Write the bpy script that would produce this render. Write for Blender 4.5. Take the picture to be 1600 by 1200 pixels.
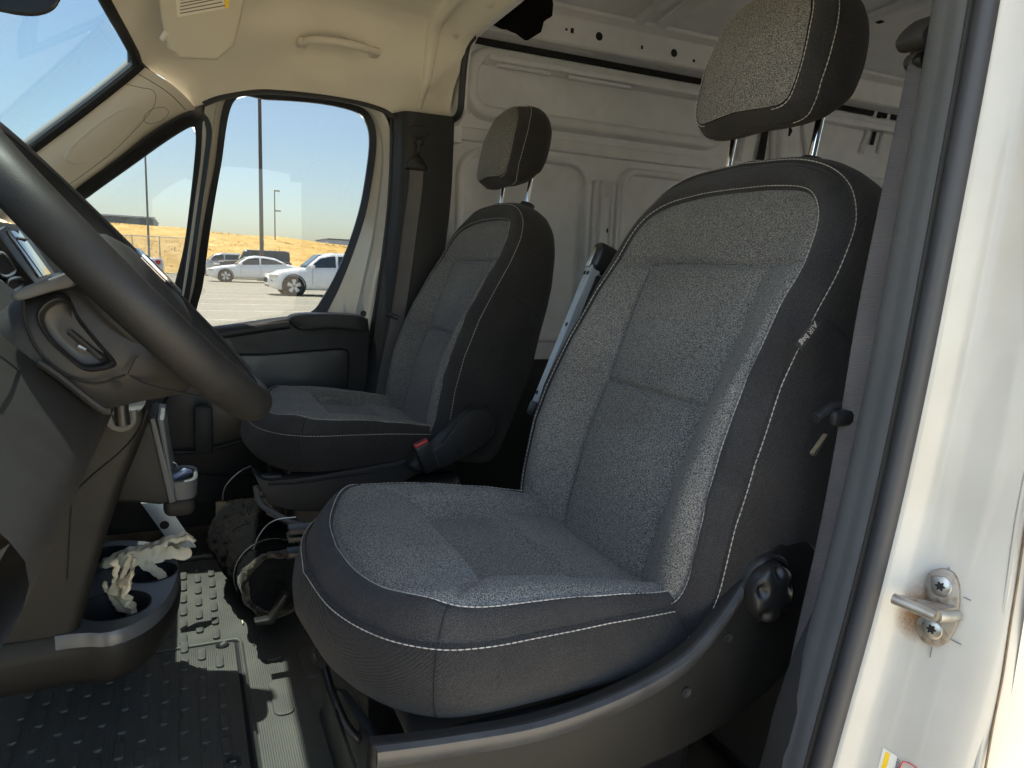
import bpy, bmesh, math, random
import numpy as np
from mathutils import Vector, Matrix

random.seed(7); RNG = np.random.RandomState(11)
for o in list(bpy.data.objects): bpy.data.objects.remove(o)
S = bpy.context.scene
COL = S.collection

# ------------------------------------------------------------------ camera
# van axes: X forward, Y towards the driver's side, Z up, origin on the cab floor at the middle of the van
FPX = 1110.0                       # focal length in pixels of a 1600 wide picture
def _n(v): return v/np.linalg.norm(v)
_my = _n(np.array([288-800, 600-400, -FPX])); _mx = np.array([3150-800, 600-520, -FPX]); _mx = _n(_mx-_my*(_mx@_my))
RM = np.array([-_mx, -_my, np.cross(-_mx, -_my)])
CAM = np.array([0.4374, 1.3833, 0.8280])
cd = bpy.data.cameras.new('camera'); cam = bpy.data.objects.new('camera', cd); COL.objects.link(cam)
cd.sensor_width = 36.0; cd.lens = FPX/1600*36.0; cd.clip_start = 0.02; cd.clip_end = 3000
m4 = Matrix([list(RM[i])+[CAM[i]] for i in range(3)]+[[0, 0, 0, 1]]); cam.matrix_world = m4
S.camera = cam

# ------------------------------------------------------------------ sky, sun, exposure
SUN_EL, SUN_DIR = 70.5, (0.25, -0.25)        # high summer sun, ahead and to the far side of the van
w = bpy.data.worlds.new('World'); S.world = w; w.use_nodes = True
nt = w.node_tree; bg = nt.nodes['Background']
sky = nt.nodes.new('ShaderNodeTexSky'); sky.sky_type = 'NISHITA'; sky.sun_disc = False
sky.sun_elevation = math.radians(SUN_EL); sky.sun_rotation = math.atan2(SUN_DIR[0], SUN_DIR[1])
sky.altitude = 50; sky.air_density = 1.0; sky.dust_density = 1.3; sky.ozone_density = 0.5
wb = nt.nodes.new('ShaderNodeMix'); wb.data_type = 'RGBA'; wb.blend_type = 'MULTIPLY'; wb.inputs[0].default_value = 1.0; wb.inputs[7].default_value = (1.08, 1.0, .87, 1)   # daylight white balance
nt.links.new(sky.outputs[0], wb.inputs[6]); nt.links.new(wb.outputs[2], bg.inputs[0]); bg.inputs[1].default_value = 0.10
sd = bpy.data.lights.new('sun', 'SUN'); sd.energy = 4.4; sd.angle = math.radians(0.53); sd.color = (1.0, 0.84, 0.64)
so = bpy.data.objects.new('sun', sd); COL.objects.link(so)
_h = _n(np.array(SUN_DIR)); _e = math.radians(SUN_EL)
so.rotation_euler = Vector((_h[0]*math.cos(_e), _h[1]*math.cos(_e), math.sin(_e))).to_track_quat('Z', 'Y').to_euler()
so.location = (0, 0, 30)
V = S.view_settings; V.view_transform = 'Standard'; V.look = 'None'; V.gamma = 1.0; V.use_curve_mapping = False
V.exposure = 3.12
S.render.engine = 'CYCLES'
cy = S.cycles; cy.use_denoising = True; cy.max_bounces = 12; cy.diffuse_bounces = 7; cy.glossy_bounces = 4
cy.transparent_max_bounces = 16; cy.sample_clamp_indirect = 6.0; cy.caustics_reflective = False; cy.caustics_refractive = False
try:
    cy.denoiser = 'OPENIMAGEDENOISE'; cy.denoising_input_passes = 'RGB_ALBEDO_NORMAL'; cy.denoising_prefilter = 'ACCURATE'
except Exception: pass

# ------------------------------------------------------------------ helpers
def ray(px, py): return RM@np.array([(px-800)/FPX, (600-py)/FPX, -1.0])
def at(px, py, X=None, Y=None, Z=None, D=None):
    """point of the place seen at a pixel of the photograph, on the plane X=, Y=, Z= or at a depth D"""
    d = ray(px, py)
    if X is not None: t = (X-CAM[0])/d[0]
    elif Y is not None: t = (Y-CAM[1])/d[1]
    elif Z is not None: t = (Z-CAM[2])/d[2]
    else: t = D
    return CAM+d*t
def ats(lst, **k): return [at(a, b, **k) for a, b in lst]
A = np.array

def spline(P, n, closed=False, uniform=True):
    P = np.array(P, float); m = len(P)
    if closed: Q = np.vstack([P[-1], P, P[0], P[1]])
    else: Q = np.vstack([2*P[0]-P[1], P, 2*P[-1]-P[-2]])
    segs = m if closed else m-1; K = 24; out = []
    for i in range(segs):
        p0, p1, p2, p3 = Q[i], Q[i+1], Q[i+2], Q[i+3]
        t = np.linspace(0, 1, K, endpoint=False)[:, None]
        out.append(0.5*((2*p1)+(-p0+p2)*t+(2*p0-5*p1+4*p2-p3)*t**2+(-p0+3*p1-3*p2+p3)*t**3))
    out = np.vstack(out+[Q[1:2] if closed else Q[-2:-1]])
    L = np.concatenate([[0], np.cumsum(np.linalg.norm(np.diff(out, axis=0), axis=1))])
    u = np.linspace(0, L[-1], n, endpoint=not closed)
    return np.stack([np.interp(u, L, out[:, k]) for k in range(out.shape[1])], 1)

def poly_res(P, n, closed=False):
    P = np.array(P, float)
    if closed: P = np.vstack([P, P[:1]])
    L = np.concatenate([[0], np.cumsum(np.linalg.norm(np.diff(P, axis=0), axis=1))])
    u = np.linspace(0, L[-1], n, endpoint=not closed)
    return np.stack([np.interp(u, L, P[:, k]) for k in range(P.shape[1])], 1)

class MB:
    def __init__(s): s.v = []; s.f = []; s.n = 0
    def add(s, v, f):
        v = np.asarray(v, float).reshape(-1, 3); s.v.append(v); s.f += [tuple(int(i)+s.n for i in q) for q in f]; s.n += len(v); return s
    def grid(s, G, cu=False, cv=False, flip=False):
        G = np.asarray(G, float); a, b = G.shape[:2]; F = []
        for i in range(a if cu else a-1):
            for j in range(b if cv else b-1):
                q = (i*b+j, ((i+1) % a)*b+j, ((i+1) % a)*b+(j+1) % b, i*b+(j+1) % b)
                F.append(q[::-1] if flip else q)
        return s.add(G.reshape(-1, 3), F)
    def tube(s, P, r, k=8, closed=False, caps=True, flat=None):
        P = np.array(P, float); n = len(P); r = np.full(n, r) if np.isscalar(r) else np.array(r, float)
        T = np.gradient(P, axis=0) if not closed else (np.roll(P, -1, 0)-np.roll(P, 1, 0))
        T = T/np.maximum(np.linalg.norm(T, axis=1), 1e-9)[:, None]
        ref = A([0, 0, 1.]) if abs(T[0][2]) < .9 else A([1., 0, 0]); N = np.cross(T[0], ref); N /= np.linalg.norm(N); G = []
        for i in range(n):
            N = N-T[i]*(N@T[i]); N /= max(np.linalg.norm(N), 1e-9); B = np.cross(T[i], N)
            a = np.linspace(0, 2*math.pi, k, endpoint=False)
            G.append(P[i]+r[i]*(np.cos(a)[:, None]*N+np.sin(a)[:, None]*B))
        o = s.n; s.grid(np.array(G), cu=closed, cv=True)
        if caps and not closed:
            s.f.append(tuple(o+j for j in range(k))); s.f.append(tuple(o+(n-1)*k+j for j in range(k))[::-1])
        return s
    def box(s, c, size, rot=None):
        c = A(c, float); h = A(size, float)/2
        v = A([[x, y, z] for x in (-1, 1) for y in (-1, 1) for z in (-1, 1)])*h
        if rot is not None: v = v@np.array(rot).T
        return s.add(v+c, [(0, 1, 3, 2), (4, 6, 7, 5), (0, 4, 5, 1), (2, 3, 7, 6), (0, 2, 6, 4), (1, 5, 7, 3)])
    def rbox(s, c, size, r=.005, seg=2, rot=None):
        bm = bmesh.new(); bmesh.ops.create_cube(bm, size=1)
        for v in bm.verts: v.co = Vector([v.co[i]*size[i] for i in range(3)])
        bmesh.ops.bevel(bm, geom=list(bm.edges), offset=min(r, min(size)*.49), segments=seg, profile=.5, affect='EDGES')
        return s.bm(bm, c, rot)
    def bm(s, bm, c=(0, 0, 0), rot=None):
        bm.verts.index_update(); v = A([list(x.co) for x in bm.verts])
        if rot is not None: v = v@np.array(rot).T
        f = [[x.index for x in q.verts] for q in bm.faces]; bm.free(); return s.add(v+A(c, float), f)
    def prism(s, P, ext, bev=0.0, seg=2, back=False):
        """solid: planar outline P (3D points) pushed along ext; bevels the edges of the face P"""
        P = A(P, float); bm = bmesh.new(); a = [bm.verts.new(p) for p in P]; b = [bm.verts.new(p+A(ext, float)) for p in P]
        n = len(P); fa = bm.faces.new(a); fb = bm.faces.new(b[::-1])
        for i in range(n): bm.faces.new((a[(i+1) % n], a[i], b[i], b[(i+1) % n]))
        bmesh.ops.recalc_face_normals(bm, faces=bm.faces)
        if bev:
            es = set(fa.edges) | (set(fb.edges) if back else set())
            bmesh.ops.bevel(bm, geom=list(es), offset=bev, segments=seg, profile=.5, affect='EDGES', clamp_overlap=True)
        bmesh.ops.triangulate(bm, faces=[f for f in bm.faces if len(f.verts) > 4])
        return s.bm(bm)
    def lathe(s, prof, c, axis, k=24, ref=None):
        """prof: (radius, height along axis)"""
        ax = _n(A(axis, float)); rf = A([0, 0, 1.]) if abs(ax[2]) < .9 else A([1., 0, 0]); u = _n(np.cross(ax, rf)); v = np.cross(ax, u)
        a = np.linspace(0, 2*math.pi, k, endpoint=False); G = []
        for r, h in prof: G.append(A(c, float)+ax*h+r*(np.cos(a)[:, None]*u+np.sin(a)[:, None]*v))
        return s.grid(np.array(G), cv=True, flip=True)
    def build(s, name, mat, parent=None, smooth=True, sharp=40, **props):
        v = np.vstack(s.v) if s.v else np.zeros((0, 3))
        me = bpy.data.meshes.new(name); me.from_pydata(v.tolist(), [], s.f); me.update()
        if smooth:
            me.polygons.foreach_set('use_smooth', [True]*len(me.polygons))
            if sharp: me.set_sharp_from_angle(angle=math.radians(sharp))
        if mat: me.materials.append(mat)
        o = bpy.data.objects.new(name, me); COL.objects.link(o)
        if parent is not None:
            o.parent = parent
            if parent.type == 'EMPTY' and parent.get('_w'): o.matrix_parent_inverse = Matrix.Translation(parent.location).inverted()
        for k, q in props.items(): o[k] = q
        return o

def root(name, label, cat, loc=(0, 0, 0), group=None, local=False):
    o = bpy.data.objects.new(name, None); o.empty_display_size = .05; COL.objects.link(o); o.location = loc
    if label: o['label'] = label; o['category'] = cat
    if group: o['group'] = group
    if not local: o['_w'] = 1
    return o
def tag(o, label, cat, group=None, kind=None):
    if label: o['label'] = label
    if cat: o['category'] = cat
    if group: o['group'] = group
    if kind: o['kind'] = kind
    return o
def copy_tree(o, parent=None):
    c = o.copy(); COL.objects.link(c); c.parent = parent
    if parent is not None: c.matrix_parent_inverse = o.matrix_parent_inverse.copy()
    for ch in [x for x in bpy.data.objects if x.parent == o]: copy_tree(ch, c)
    return c

# ------------------------------------------------------------------ materials
def mat(name, col, rough=.5, metal=0.0, spec=.5, noise=None, bump=None, coat=0, sheen=0, two=None, stretch=None):
    """noise=(scale, amount): tonal variation; two=(col2, scale, lo, hi): second colour through a noise ramp; bump=(scale, strength, dist)"""
    m = bpy.data.materials.new(name); m.use_nodes = True; t = m.node_tree; b = t.nodes['Principled BSDF']; L = t.links.new
    b.inputs['Base Color'].default_value = (*col, 1); b.inputs['Roughness'].default_value = rough; b.inputs['Metallic'].default_value = metal
    b.inputs['Specular IOR Level'].default_value = spec
    if coat: b.inputs['Coat Weight'].default_value = coat; b.inputs['Coat Roughness'].default_value = .06
    if sheen: b.inputs['Sheen Weight'].default_value = sheen; b.inputs['Sheen Roughness'].default_value = .5
    tc = t.nodes.new('ShaderNodeTexCoord'); src = tc.outputs['Object']; cur = None
    if stretch:
        mp = t.nodes.new('ShaderNodeMapping'); mp.inputs['Scale'].default_value = stretch; mp.inputs['Rotation'].default_value = (.5, .3, .4); L(src, mp.inputs[0]); src = mp.outputs[0]
    if two:
        n = t.nodes.new('ShaderNodeTexNoise'); n.inputs['Scale'].default_value = two[1]; n.inputs['Detail'].default_value = 3.0; L(src, n.inputs['Vector'])
        r = t.nodes.new('ShaderNodeValToRGB'); r.color_ramp.elements[0].position = two[2]; r.color_ramp.elements[1].position = two[3]
        r.color_ramp.elements[0].color = (*col, 1); r.color_ramp.elements[1].color = (*two[0], 1); L(n.outputs['Fac'], r.inputs[0]); cur = r.outputs[0]
    if noise:
        n = t.nodes.new('ShaderNodeTexNoise'); n.inputs['Scale'].default_value = noise[0]; n.inputs['Detail'].default_value = 5.0; L(src, n.inputs['Vector'])
        mr = t.nodes.new('ShaderNodeMapRange'); mr.inputs[1].default_value = .3; mr.inputs[2].default_value = .7
        mr.inputs[3].default_value = 1-noise[1]; mr.inputs[4].default_value = 1+noise[1]; L(n.outputs['Fac'], mr.inputs[0])
        mx = t.nodes.new('ShaderNodeMix'); mx.data_type = 'RGBA'; mx.blend_type = 'MULTIPLY'; mx.inputs[0].default_value = 1
        if cur: L(cur, mx.inputs[6])
        else: mx.inputs[6].default_value = (*col, 1)
        L(mr.outputs[0], mx.inputs[7]); cur = mx.outputs[2]
        rr = t.nodes.new('ShaderNodeMapRange'); rr.inputs[1].default_value = .3; rr.inputs[2].default_value = .7
        rr.inputs[3].default_value = max(0, rough-.07); rr.inputs[4].default_value = min(1, rough+.07); L(n.outputs['Fac'], rr.inputs[0]); L(rr.outputs[0], b.inputs['Roughness'])
    if cur: L(cur, b.inputs['Base Color'])
    if bump:
        n = t.nodes.new('ShaderNodeTexNoise'); n.inputs['Scale'].default_value = bump[0]; n.inputs['Detail'].default_value = 2.0; L(src, n.inputs['Vector'])
        bp = t.nodes.new('ShaderNodeBump'); bp.inputs['Strength'].default_value = bump[1]; bp.inputs['Distance'].default_value = bump[2]
        L(n.outputs['Fac'], bp.inputs['Height']); L(bp.outputs[0], b.inputs['Normal'])
    return m

def wave_bump(m, scale, strength, dist, rot=(0, 0, 0), axis='X'):
    t = m.node_tree; L = t.links.new; b = t.nodes['Principled BSDF']; tc = t.nodes.new('ShaderNodeTexCoord')
    mp = t.nodes.new('ShaderNodeMapping'); mp.inputs['Rotation'].default_value = rot; L(tc.outputs['Object'], mp.inputs[0])
    wv = t.nodes.new('ShaderNodeTexWave'); wv.bands_direction = axis; wv.inputs['Scale'].default_value = scale; L(mp.outputs[0], wv.inputs[0])
    bp = t.nodes.new('ShaderNodeBump'); bp.inputs['Strength'].default_value = strength; bp.inputs['Distance'].default_value = dist
    old = b.inputs['Normal'].links[0].from_socket if b.inputs['Normal'].links else None
    if old: L(old, bp.inputs['Normal'])
    L(wv.outputs['Fac'], bp.inputs['Height']); L(bp.outputs[0], b.inputs['Normal']); return m

def glass_mat(name, tint, rough=0.0, refl=1.0):
    m = bpy.data.materials.new(name); m.use_nodes = True; t = m.node_tree; L = t.links.new; t.nodes.clear()
    o = t.nodes.new('ShaderNodeOutputMaterial'); tr = t.nodes.new('ShaderNodeBsdfTransparent'); tr.inputs[0].default_value = (*tint, 1)
    gl = t.nodes.new('ShaderNodeBsdfGlossy'); gl.inputs['Roughness'].default_value = rough; gl.inputs[0].default_value = (1, 1, 1, 1)
    lw = t.nodes.new('ShaderNodeLayerWeight'); lw.inputs[0].default_value = .5; pw = t.nodes.new('ShaderNodeMath'); pw.operation = 'POWER'; pw.inputs[1].default_value = 5.0
    fr = t.nodes.new('ShaderNodeMapRange'); fr.inputs[3].default_value = .022*refl; fr.inputs[4].default_value = 1.0; mx = t.nodes.new('ShaderNodeMixShader')
    L(lw.outputs['Facing'], pw.inputs[0]); L(pw.outputs[0], fr.inputs[0])
    L(fr.outputs[0], mx.inputs[0]); L(tr.outputs[0], mx.inputs[1]); L(gl.outputs[0], mx.inputs[2]); L(mx.outputs[0], o.inputs[0]); return m

M = {}
M['insert'] = mat('speckled_seat_cloth', (.030, .033, .036), .95, spec=.2, two=((.38, .36, .325), 740, .37, .76), noise=(5, .16), bump=(740, .6, .0009), sheen=.10, stretch=(1.0, .62, 1.25))
M['border'] = wave_bump(mat('charcoal_seat_cloth', (.022, .021, .022), .95, spec=.15, noise=(11, .22), two=((.062, .060, .060), 850, .36, .68), bump=(850, .6, .0008), sheen=.10), 170, .6, .0007, (0, .6, .7))
M['side'] = wave_bump(mat('black_twill', (.017, .016, .016), .95, spec=.15, noise=(8, .22), two=((.050, .047, .045), 900, .36, .68), bump=(900, .5, .0007), sheen=.10), 130, .6, .0007, (.3, .8, 0))
M['thread'] = mat('pale_thread', (.42, .39, .355), .85, noise=(60, .25))
M['thread_dark'] = mat('dark_seam', (.014, .014, .015), .9)
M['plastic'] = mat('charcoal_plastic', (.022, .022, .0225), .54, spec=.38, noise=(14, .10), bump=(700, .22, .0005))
M['plastic_base'] = mat('grey_base_plastic', (.0125, .012, .011), .58, spec=.3, noise=(10, .10), bump=(600, .25, .0005))
M['plastic_blk'] = mat('black_plastic', (.016, .016, .017), .42, noise=(12, .12), bump=(700, .15, .0004))
M['dash'] = mat('dash_plastic', (.022, .0205, .0185), .62, spec=.32, noise=(10, .08), bump=(480, .35, .0006))
M['wheel'] = mat('wheel_rubber', (.014, .0135, .0135), .56, spec=.32, noise=(20, .12), bump=(800, .30, .0005))
M['lip'] = mat('highlit_trim_edge', (.045, .045, .047), .40, noise=(30, .2), bump=(500, .2, .0004))  # highlight along the lip put into the colour, paler than the trim below
M['visor'] = mat('visor_vinyl', (.56, .52, .43), .7, bump=(500, .2, .0005))
M['leg'] = mat('console_plastic', (.0135, .0125, .011), .58, spec=.3, noise=(10, .1), bump=(480, .35, .0006))
M['deck'] = mat('tray_plastic', (.085, .09, .097), .36, noise=(12, .1))
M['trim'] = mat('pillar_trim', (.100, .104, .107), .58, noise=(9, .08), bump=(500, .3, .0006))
M['rubber'] = mat('seal_rubber', (.030, .031, .035), .55, noise=(12, .15))
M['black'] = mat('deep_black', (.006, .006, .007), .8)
M['felt'] = mat('black_felt', (.008, .007, .007), 1.0, spec=.1, bump=(400, .8, .002))
M['headliner'] = mat('beige_headliner', (.82, .775, .665), .95, spec=.15, noise=(5, .05), bump=(500, .35, .0008), sheen=.1)
M['beige'] = mat('beige_plastic', (.72, .67, .57), .55, noise=(6, .04), bump=(600, .15, .0004))
M['white'] = mat('white_paint', (.46, .442, .395), .36, noise=(9, .07), coat=.3, two=((.385, .358, .305), 5, .48, .78))
M['cargo'] = mat('white_primer_paint', (.79, .805, .83), .45, noise=(14, .05), two=((.71, .71, .71), 5, .52, .8))
M['chrome'] = mat('chrome', (.80, .80, .82), .12, metal=1)
M['alu'] = mat('grey_painted_steel', (.44, .49, .53), .42, metal=.25, noise=(20, .06))
M['steel'] = mat('zinc_steel', (.46, .44, .40), .35, metal=.9, noise=(60, .15))
M['rust'] = mat('rusty_steel', (.35, .31, .26), .5, metal=.7, two=((.20, .115, .055), 110, .50, .72))
M['belt'] = wave_bump(mat('belt_webbing', (.135, .127, .127), .8, noise=(20, .1)), 120, .5, .0006, (0, 0, 0), 'Z')
M['red'] = mat('red_button', (.50, .045, .035), .4)
M['mat'] = wave_bump(mat('rubber_mat', (.086, .083, .073), .62, noise=(8, .22), bump=(250, .2, .0006)), 78, .55, .0009)
M['stud'] = mat('rubber_stud', (.070, .069, .062), .6, noise=(12, .2))
M['label'] = mat('paper_label', (.72, .69, .60), .6)
M['ink'] = mat('grey_ink', (.16, .15, .14), .7)
M['yellow'] = mat('yellow_label', (.85, .55, .02), .5)
M['red_ink'] = mat('red_ink', (.65, .08, .08), .6)
M['glass'] = glass_mat('tinted_side_glass', (.38, .405, .43))
M['wsglass'] = glass_mat('tinted_windscreen', (.122, .160, .185))
M['glove'] = mat('latex_glove', (.80, .70, .50), .45, two=((.62, .52, .35), 40, .45, .7), bump=(120, .4, .002))
M['fleece'] = mat('dusty_black_fleece', (.007, .007, .0075), 1.0, spec=.05, two=((.016, .014, .011), 14, .45, .85), bump=(260, .8, .003))
M['screen'] = mat('dark_screen_glass', (.02, .025, .03), .05, spec=.9, coat=1)

exec_after = []

# ------------------------------------------------------------------ the two seats (one built, then copied)
TH = math.radians(18); BN = A([math.cos(TH), 0, math.sin(TH)]); BU = A([-math.sin(TH), 0, math.cos(TH)]); BP0 = A([-.135, 0, .457])
def back_map(y, s, d):
    y, s, d = np.broadcast_arrays(np.asarray(y, float), np.asarray(s, float), np.asarray(d, float))
    return BP0+y[..., None]*A([0, 1., 0])+s[..., None]*BU+d[..., None]*BN
def loop_from_half(H, n):
    """half outline (a along the axis of symmetry, b>=0 across), from one axis point to the other -> closed loop of 2n points (a, b)"""
    h = spline(H, n+1); h[0, 1] = h[-1, 1] = 0
    return np.vstack([h, (h*A([1, -1]))[-2:0:-1]])
def offset(loop, o):
    t = np.roll(loop, -1, 0)-np.roll(loop, 1, 0); t /= np.maximum(np.linalg.norm(t, axis=1), 1e-9)[:, None]
    nrm = np.stack([t[:, 1], -t[:, 0]], 1)
    if (nrm*(loop-loop.mean(0))).sum() < 0: nrm = -nrm
    return loop+nrm*o
def sm(x, a, b): x = np.clip((x-a)/(b-a), 0, 1); return x*x*(3-2*x)
def groove(dist, w): return np.exp(-(dist/w)**2)
def dashes(path, name, mt, parent, step=.0075, ln=.0058, r=.00085, lift=None):
    """a row of stitches along a 3D path"""
    P = np.array(path); L = np.concatenate([[0], np.cumsum(np.linalg.norm(np.diff(P, axis=0), axis=1))]); mb = MB()
    f = lambda u: A([np.interp(u, L, P[:, k]) for k in range(3)])
    u = 0.0
    while u+ln < L[-1]:
        a, b = f(u), f(u+ln); c = (a+b)/2; d = b-a
        mb.tube([a-d*.05, c, b+d*.05], [r*.55, r, r*.55], 5); u += step
    return mb.build(name, mt, parent, kind='stuff')

def soft(u, v, seed, amp, f=18):
    r = np.random.RandomState(seed); h = 0
    for _ in range(9):
        a = r.rand()*6.28; k = f*r.uniform(.5, 2.2); h = h+np.sin((u*math.cos(a)+v*math.sin(a))*k+r.rand()*6)/(k/f)**.7
    return amp*h/4
def pucker(m, seed, amp):
    r = np.random.RandomState(seed).normal(size=m); k = np.exp(-np.linspace(-2, 2, 9)**2); k /= k.sum(); r = np.convolve(np.concatenate([r[-4:], r, r[:4]]), k, 'valid'); return amp*r/r.std()
def make_seat():
    rt = root('captain_chair', 'x', 'seat', local=True)
    n = 150
    # ---- backrest
    # loops hold (s, y): s along the recline
    INS = loop_from_half([(-.06, 0), (-.06, .12), (-.052, .195), (-.02, .230), (.06, .235), (.16, .230), (.26, .222), (.36, .215), (.42, .213), (.485, .200), (.526, .158), (.539, .09), (.542, 0)], n)
    OUT = loop_from_half([(-.085, 0), (-.085, .13), (-.075, .222), (-.04, .254), (.06, .264), (.16, .267), (.26, .255), (.35, .251), (.42, .252), (.490, .240), (.545, .197), (.575, .12), (.584, 0)], n)
    def d_in(y, s):
        a = np.abs(y)
        base = np.interp(s, [-.09, 0, .1, .2, .3, .4, .5, .56], [-.015, -.008, -.004, -.010, -.018, -.024, -.028, -.034])
        h = np.interp(s, [-.06, 0, .1, .16, .26, .36, .42, .5], [.030, .038, .046, .048, .043, .029, .014, .006])
        k = np.interp(s, [.0, .42, .5], [.115, .135, .14])
        v = base+h*sm(a, k, k+.085)-.010*sm(a, .205, .24)*np.interp(s, [0, .45], [1, .3])
        v = v-.006*sm(s, .50, .54)
        cen = 1-sm(s, .41, .425)
        v = v-.0080*groove(a-k, .007)*cen
        v = v+.005*np.cos(np.clip(y/.13, -1, 1)*math.pi/2)*cen
        v = v-.0075*groove(s-.420, .0055)*(1-sm(a, .185, .208))-.0065*groove(s-.208, .0050)*(1-sm(a, k-.006, k+.002))
        v = v+.0035*(np.sin(np.clip((s-.208)/.212, 0, 1)*math.pi)+np.sin(np.clip((s+.0)/.208, 0, 1)*math.pi))*(1-sm(a, k-.02, k))
        return v+soft(y, s, 4, .0011, 26)
    d_out = lambda s: np.interp(s, [-.085, 0, .08, .16, .26, .35, .42, .48, .53, .572], [-.012, -.004, .012, .018, .006, -.012, -.026, -.036, -.040, -.036])
    d_back = lambda s: np.interp(s, [-.09, 0, .2, .35, .4, .5, .56], [-.175, -.18, -.188, -.180, -.172, -.150, -.140])
    c0 = A([.22, 0])
    rings = []
    for k in np.concatenate([[.004], np.linspace(.02, 1, 84)]):
        q = c0+(INS-c0)*k; d = d_in(q[:, 1], q[:, 0])-.004*groove((1-k)*.25, .006); rings.append(back_map(q[:, 1], q[:, 0], d))
    back = MB().grid(np.array(rings), cv=True, flip=True).build('backrest_centre', M['insert'], rt, sharp=0)
    di = d_in(INS[:, 1], INS[:, 0]); do = d_out(OUT[:, 0]); rings = []
    for f in np.linspace(0, 1, 12):
        q = INS+(OUT-INS)*f; e = f*f*(3-2*f)*.55+f*.45
        d = di+(do-di)*e+.0075*math.sin(math.pi*f)+pucker(2*n, 5, .0005)*(groove(f-.18, .16)+groove(f-.85, .14))+soft(q[:, 1], q[:, 0], 9, .0012, 40)*math.sin(math.pi*f)-.004*groove(f*.04, .006)-.003*groove((1-f)*.04, .005)
        rings.append(back_map(q[:, 1], q[:, 0], d))
    bb = MB().grid(np.array(rings), cv=True, flip=True).build('backrest_border', M['border'], rt, sharp=0)
    rings = []
    prof = [(0, 0, -.003), (.015, .003, 0), (.05, .008, 0), (.12, .013, 0), (.25, .0175, 0), (.4, .019, 0), (.6, .018, 0), (.78, .013, 0), (.9, .004, 0), (.97, -.012, 0), (1.0, -.035, 0), (1.01, -.08, 0), (1.01, -.14, 0)]
    for f, o, dd in prof:
        q = offset(OUT, o); db = d_back(OUT[:, 0]); rings.append(back_map(q[:, 1], q[:, 0], do+(db-do)*f+dd))
    rings.append(np.repeat(back_map(0., .25, -.18)[None], 2*n, 0))
    bs = MB().grid(np.array(rings), cv=True, flip=True).build('backrest_side', M['side'], rt, sharp=0)
    # stitching follows the two seams
    def seam_path(loop, o, d, lift): q = offset(loop, o); return back_map(q[:, 1], q[:, 0], d+lift)
    lo, hi = 14, 2*n-14
    dashes(seam_path(INS, .0042, di+(do-di)*.10, .0024)[lo:hi], 'stitching', M['thread'], back)
    dashes(seam_path(OUT, .0050, do+(d_back(OUT[:, 0])-do)*.03, .0010)[lo:hi], 'stitching', M['thread'], bs)
    dashes(seam_path(OUT, -.006, do, .0022)[lo:hi], 'stitching', M['thread_dark'], bb, r=.0006)
    # cross seams of the centre and of the sides
    for s0, y0 in ((.420, .213), (.208, .117)):
        yy = np.linspace(-y0, y0, 60); dashes(back_map(yy, s0+.0022, d_in(yy, np.full(60, s0))+.0006), 'seam', M['thread_dark'], back, step=.006, ln=.0045, r=.0006)
    for sg in (1, -1):
        i = int(np.argmin(np.abs(OUT[:n, 0]-.372))); i = i if sg > 0 else (2*n-i)
        P = [back_map(INS[i, 1]+(OUT[i, 1]-INS[i, 1])*f, INS[i, 0]+(OUT[i, 0]-INS[i, 0])*f-.02*f, di[i]+(do[i]-di[i])*f+.0055*math.sin(math.pi*f)) for f in np.linspace(.06, .94, 8)]
        MB().tube(P, .0009, 5).build('seam', M['thread_dark'], bb)
        P = []
        for f, o, dd in prof[1:10]:
            q = offset(OUT, o)[i]; P.append(back_map(q[1]+sg*.0004, q[0]-.012-.05*f, do[i]+(d_back(OUT[i, 0])-do[i])*f))
        MB().tube(P, .0013, 5).build('seam', M['thread_dark'], bs)
    # ---- headrest
    HS = .011; HD = .006
    HI = loop_from_half([(.639, 0), (.637, .058), (.641, .090), (.664, .104), (.72, .106), (.768, .098), (.806, .079), (.827, .047), (.834, 0)], 70)
    HO = loop_from_half([(.634, 0), (.632, .068), (.638, .110), (.665, .126), (.72, .129), (.775, .118), (.817, .094), (.842, .055), (.850, 0)], 70)
    HI[:, 0] += HS; HO[:, 0] += HS
    hd = lambda y, s: HD+np.interp(s-HS, [.63, .66, .74, .81, .85], [.004, .014, .024, .020, .004])-.012*(np.abs(y)/.11)**2
    ho = lambda s: HD+np.interp(s-HS, [.632, .645, .67, .72, .79, .85], [-.042, -.030, -.020, -.016, -.016, -.026])
    rings = []
    for k in np.linspace(.01, 1, 22):
        q = A([.756, 0])+(HI-A([.756, 0]))*k; rings.append(back_map(q[:, 1], q[:, 0], hd(q[:, 1], q[:, 0])-.005*sm(k, .8, 1)))
    hr = MB().grid(np.array(rings), cv=True, flip=True).build('headrest', M['insert'], rt, sharp=0)
    hi_d = hd(HI[:, 1], HI[:, 0])-.005; ho_d = ho(HO[:, 0]); rings = []
    for f in np.linspace(0, 1, 9):
        q = HI+(HO-HI)*f; rings.append(back_map(q[:, 1], q[:, 0], hi_d+(ho_d-hi_d)*f+.005*math.sin(math.pi*f)-.002*groove(f*.03, .004)))
    hb = MB().grid(np.array(rings), cv=True, flip=True).build('headrest_border', M['border'], hr, sharp=0)
    rings = []; dbk = HD+np.interp(HO[:, 0]-HS, [.63, .66, .72, .80, .87], [-.090, -.098, -.104, -.102, -.085]); lowr = 1-sm(HO[:, 0]-HS, .63, .70)
    for f, o in [(0, -.0005), (.03, .002), (.1, .005), (.25, .008), (.45, .010), (.65, .008), (.82, .002), (.93, -.008), (1, -.026), (1.02, -.06)]:
        q = offset(HO, o); rings.append(back_map(q[:, 1], q[:, 0]+.030*lowr*f, ho_d+(dbk-ho_d)*f))
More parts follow.
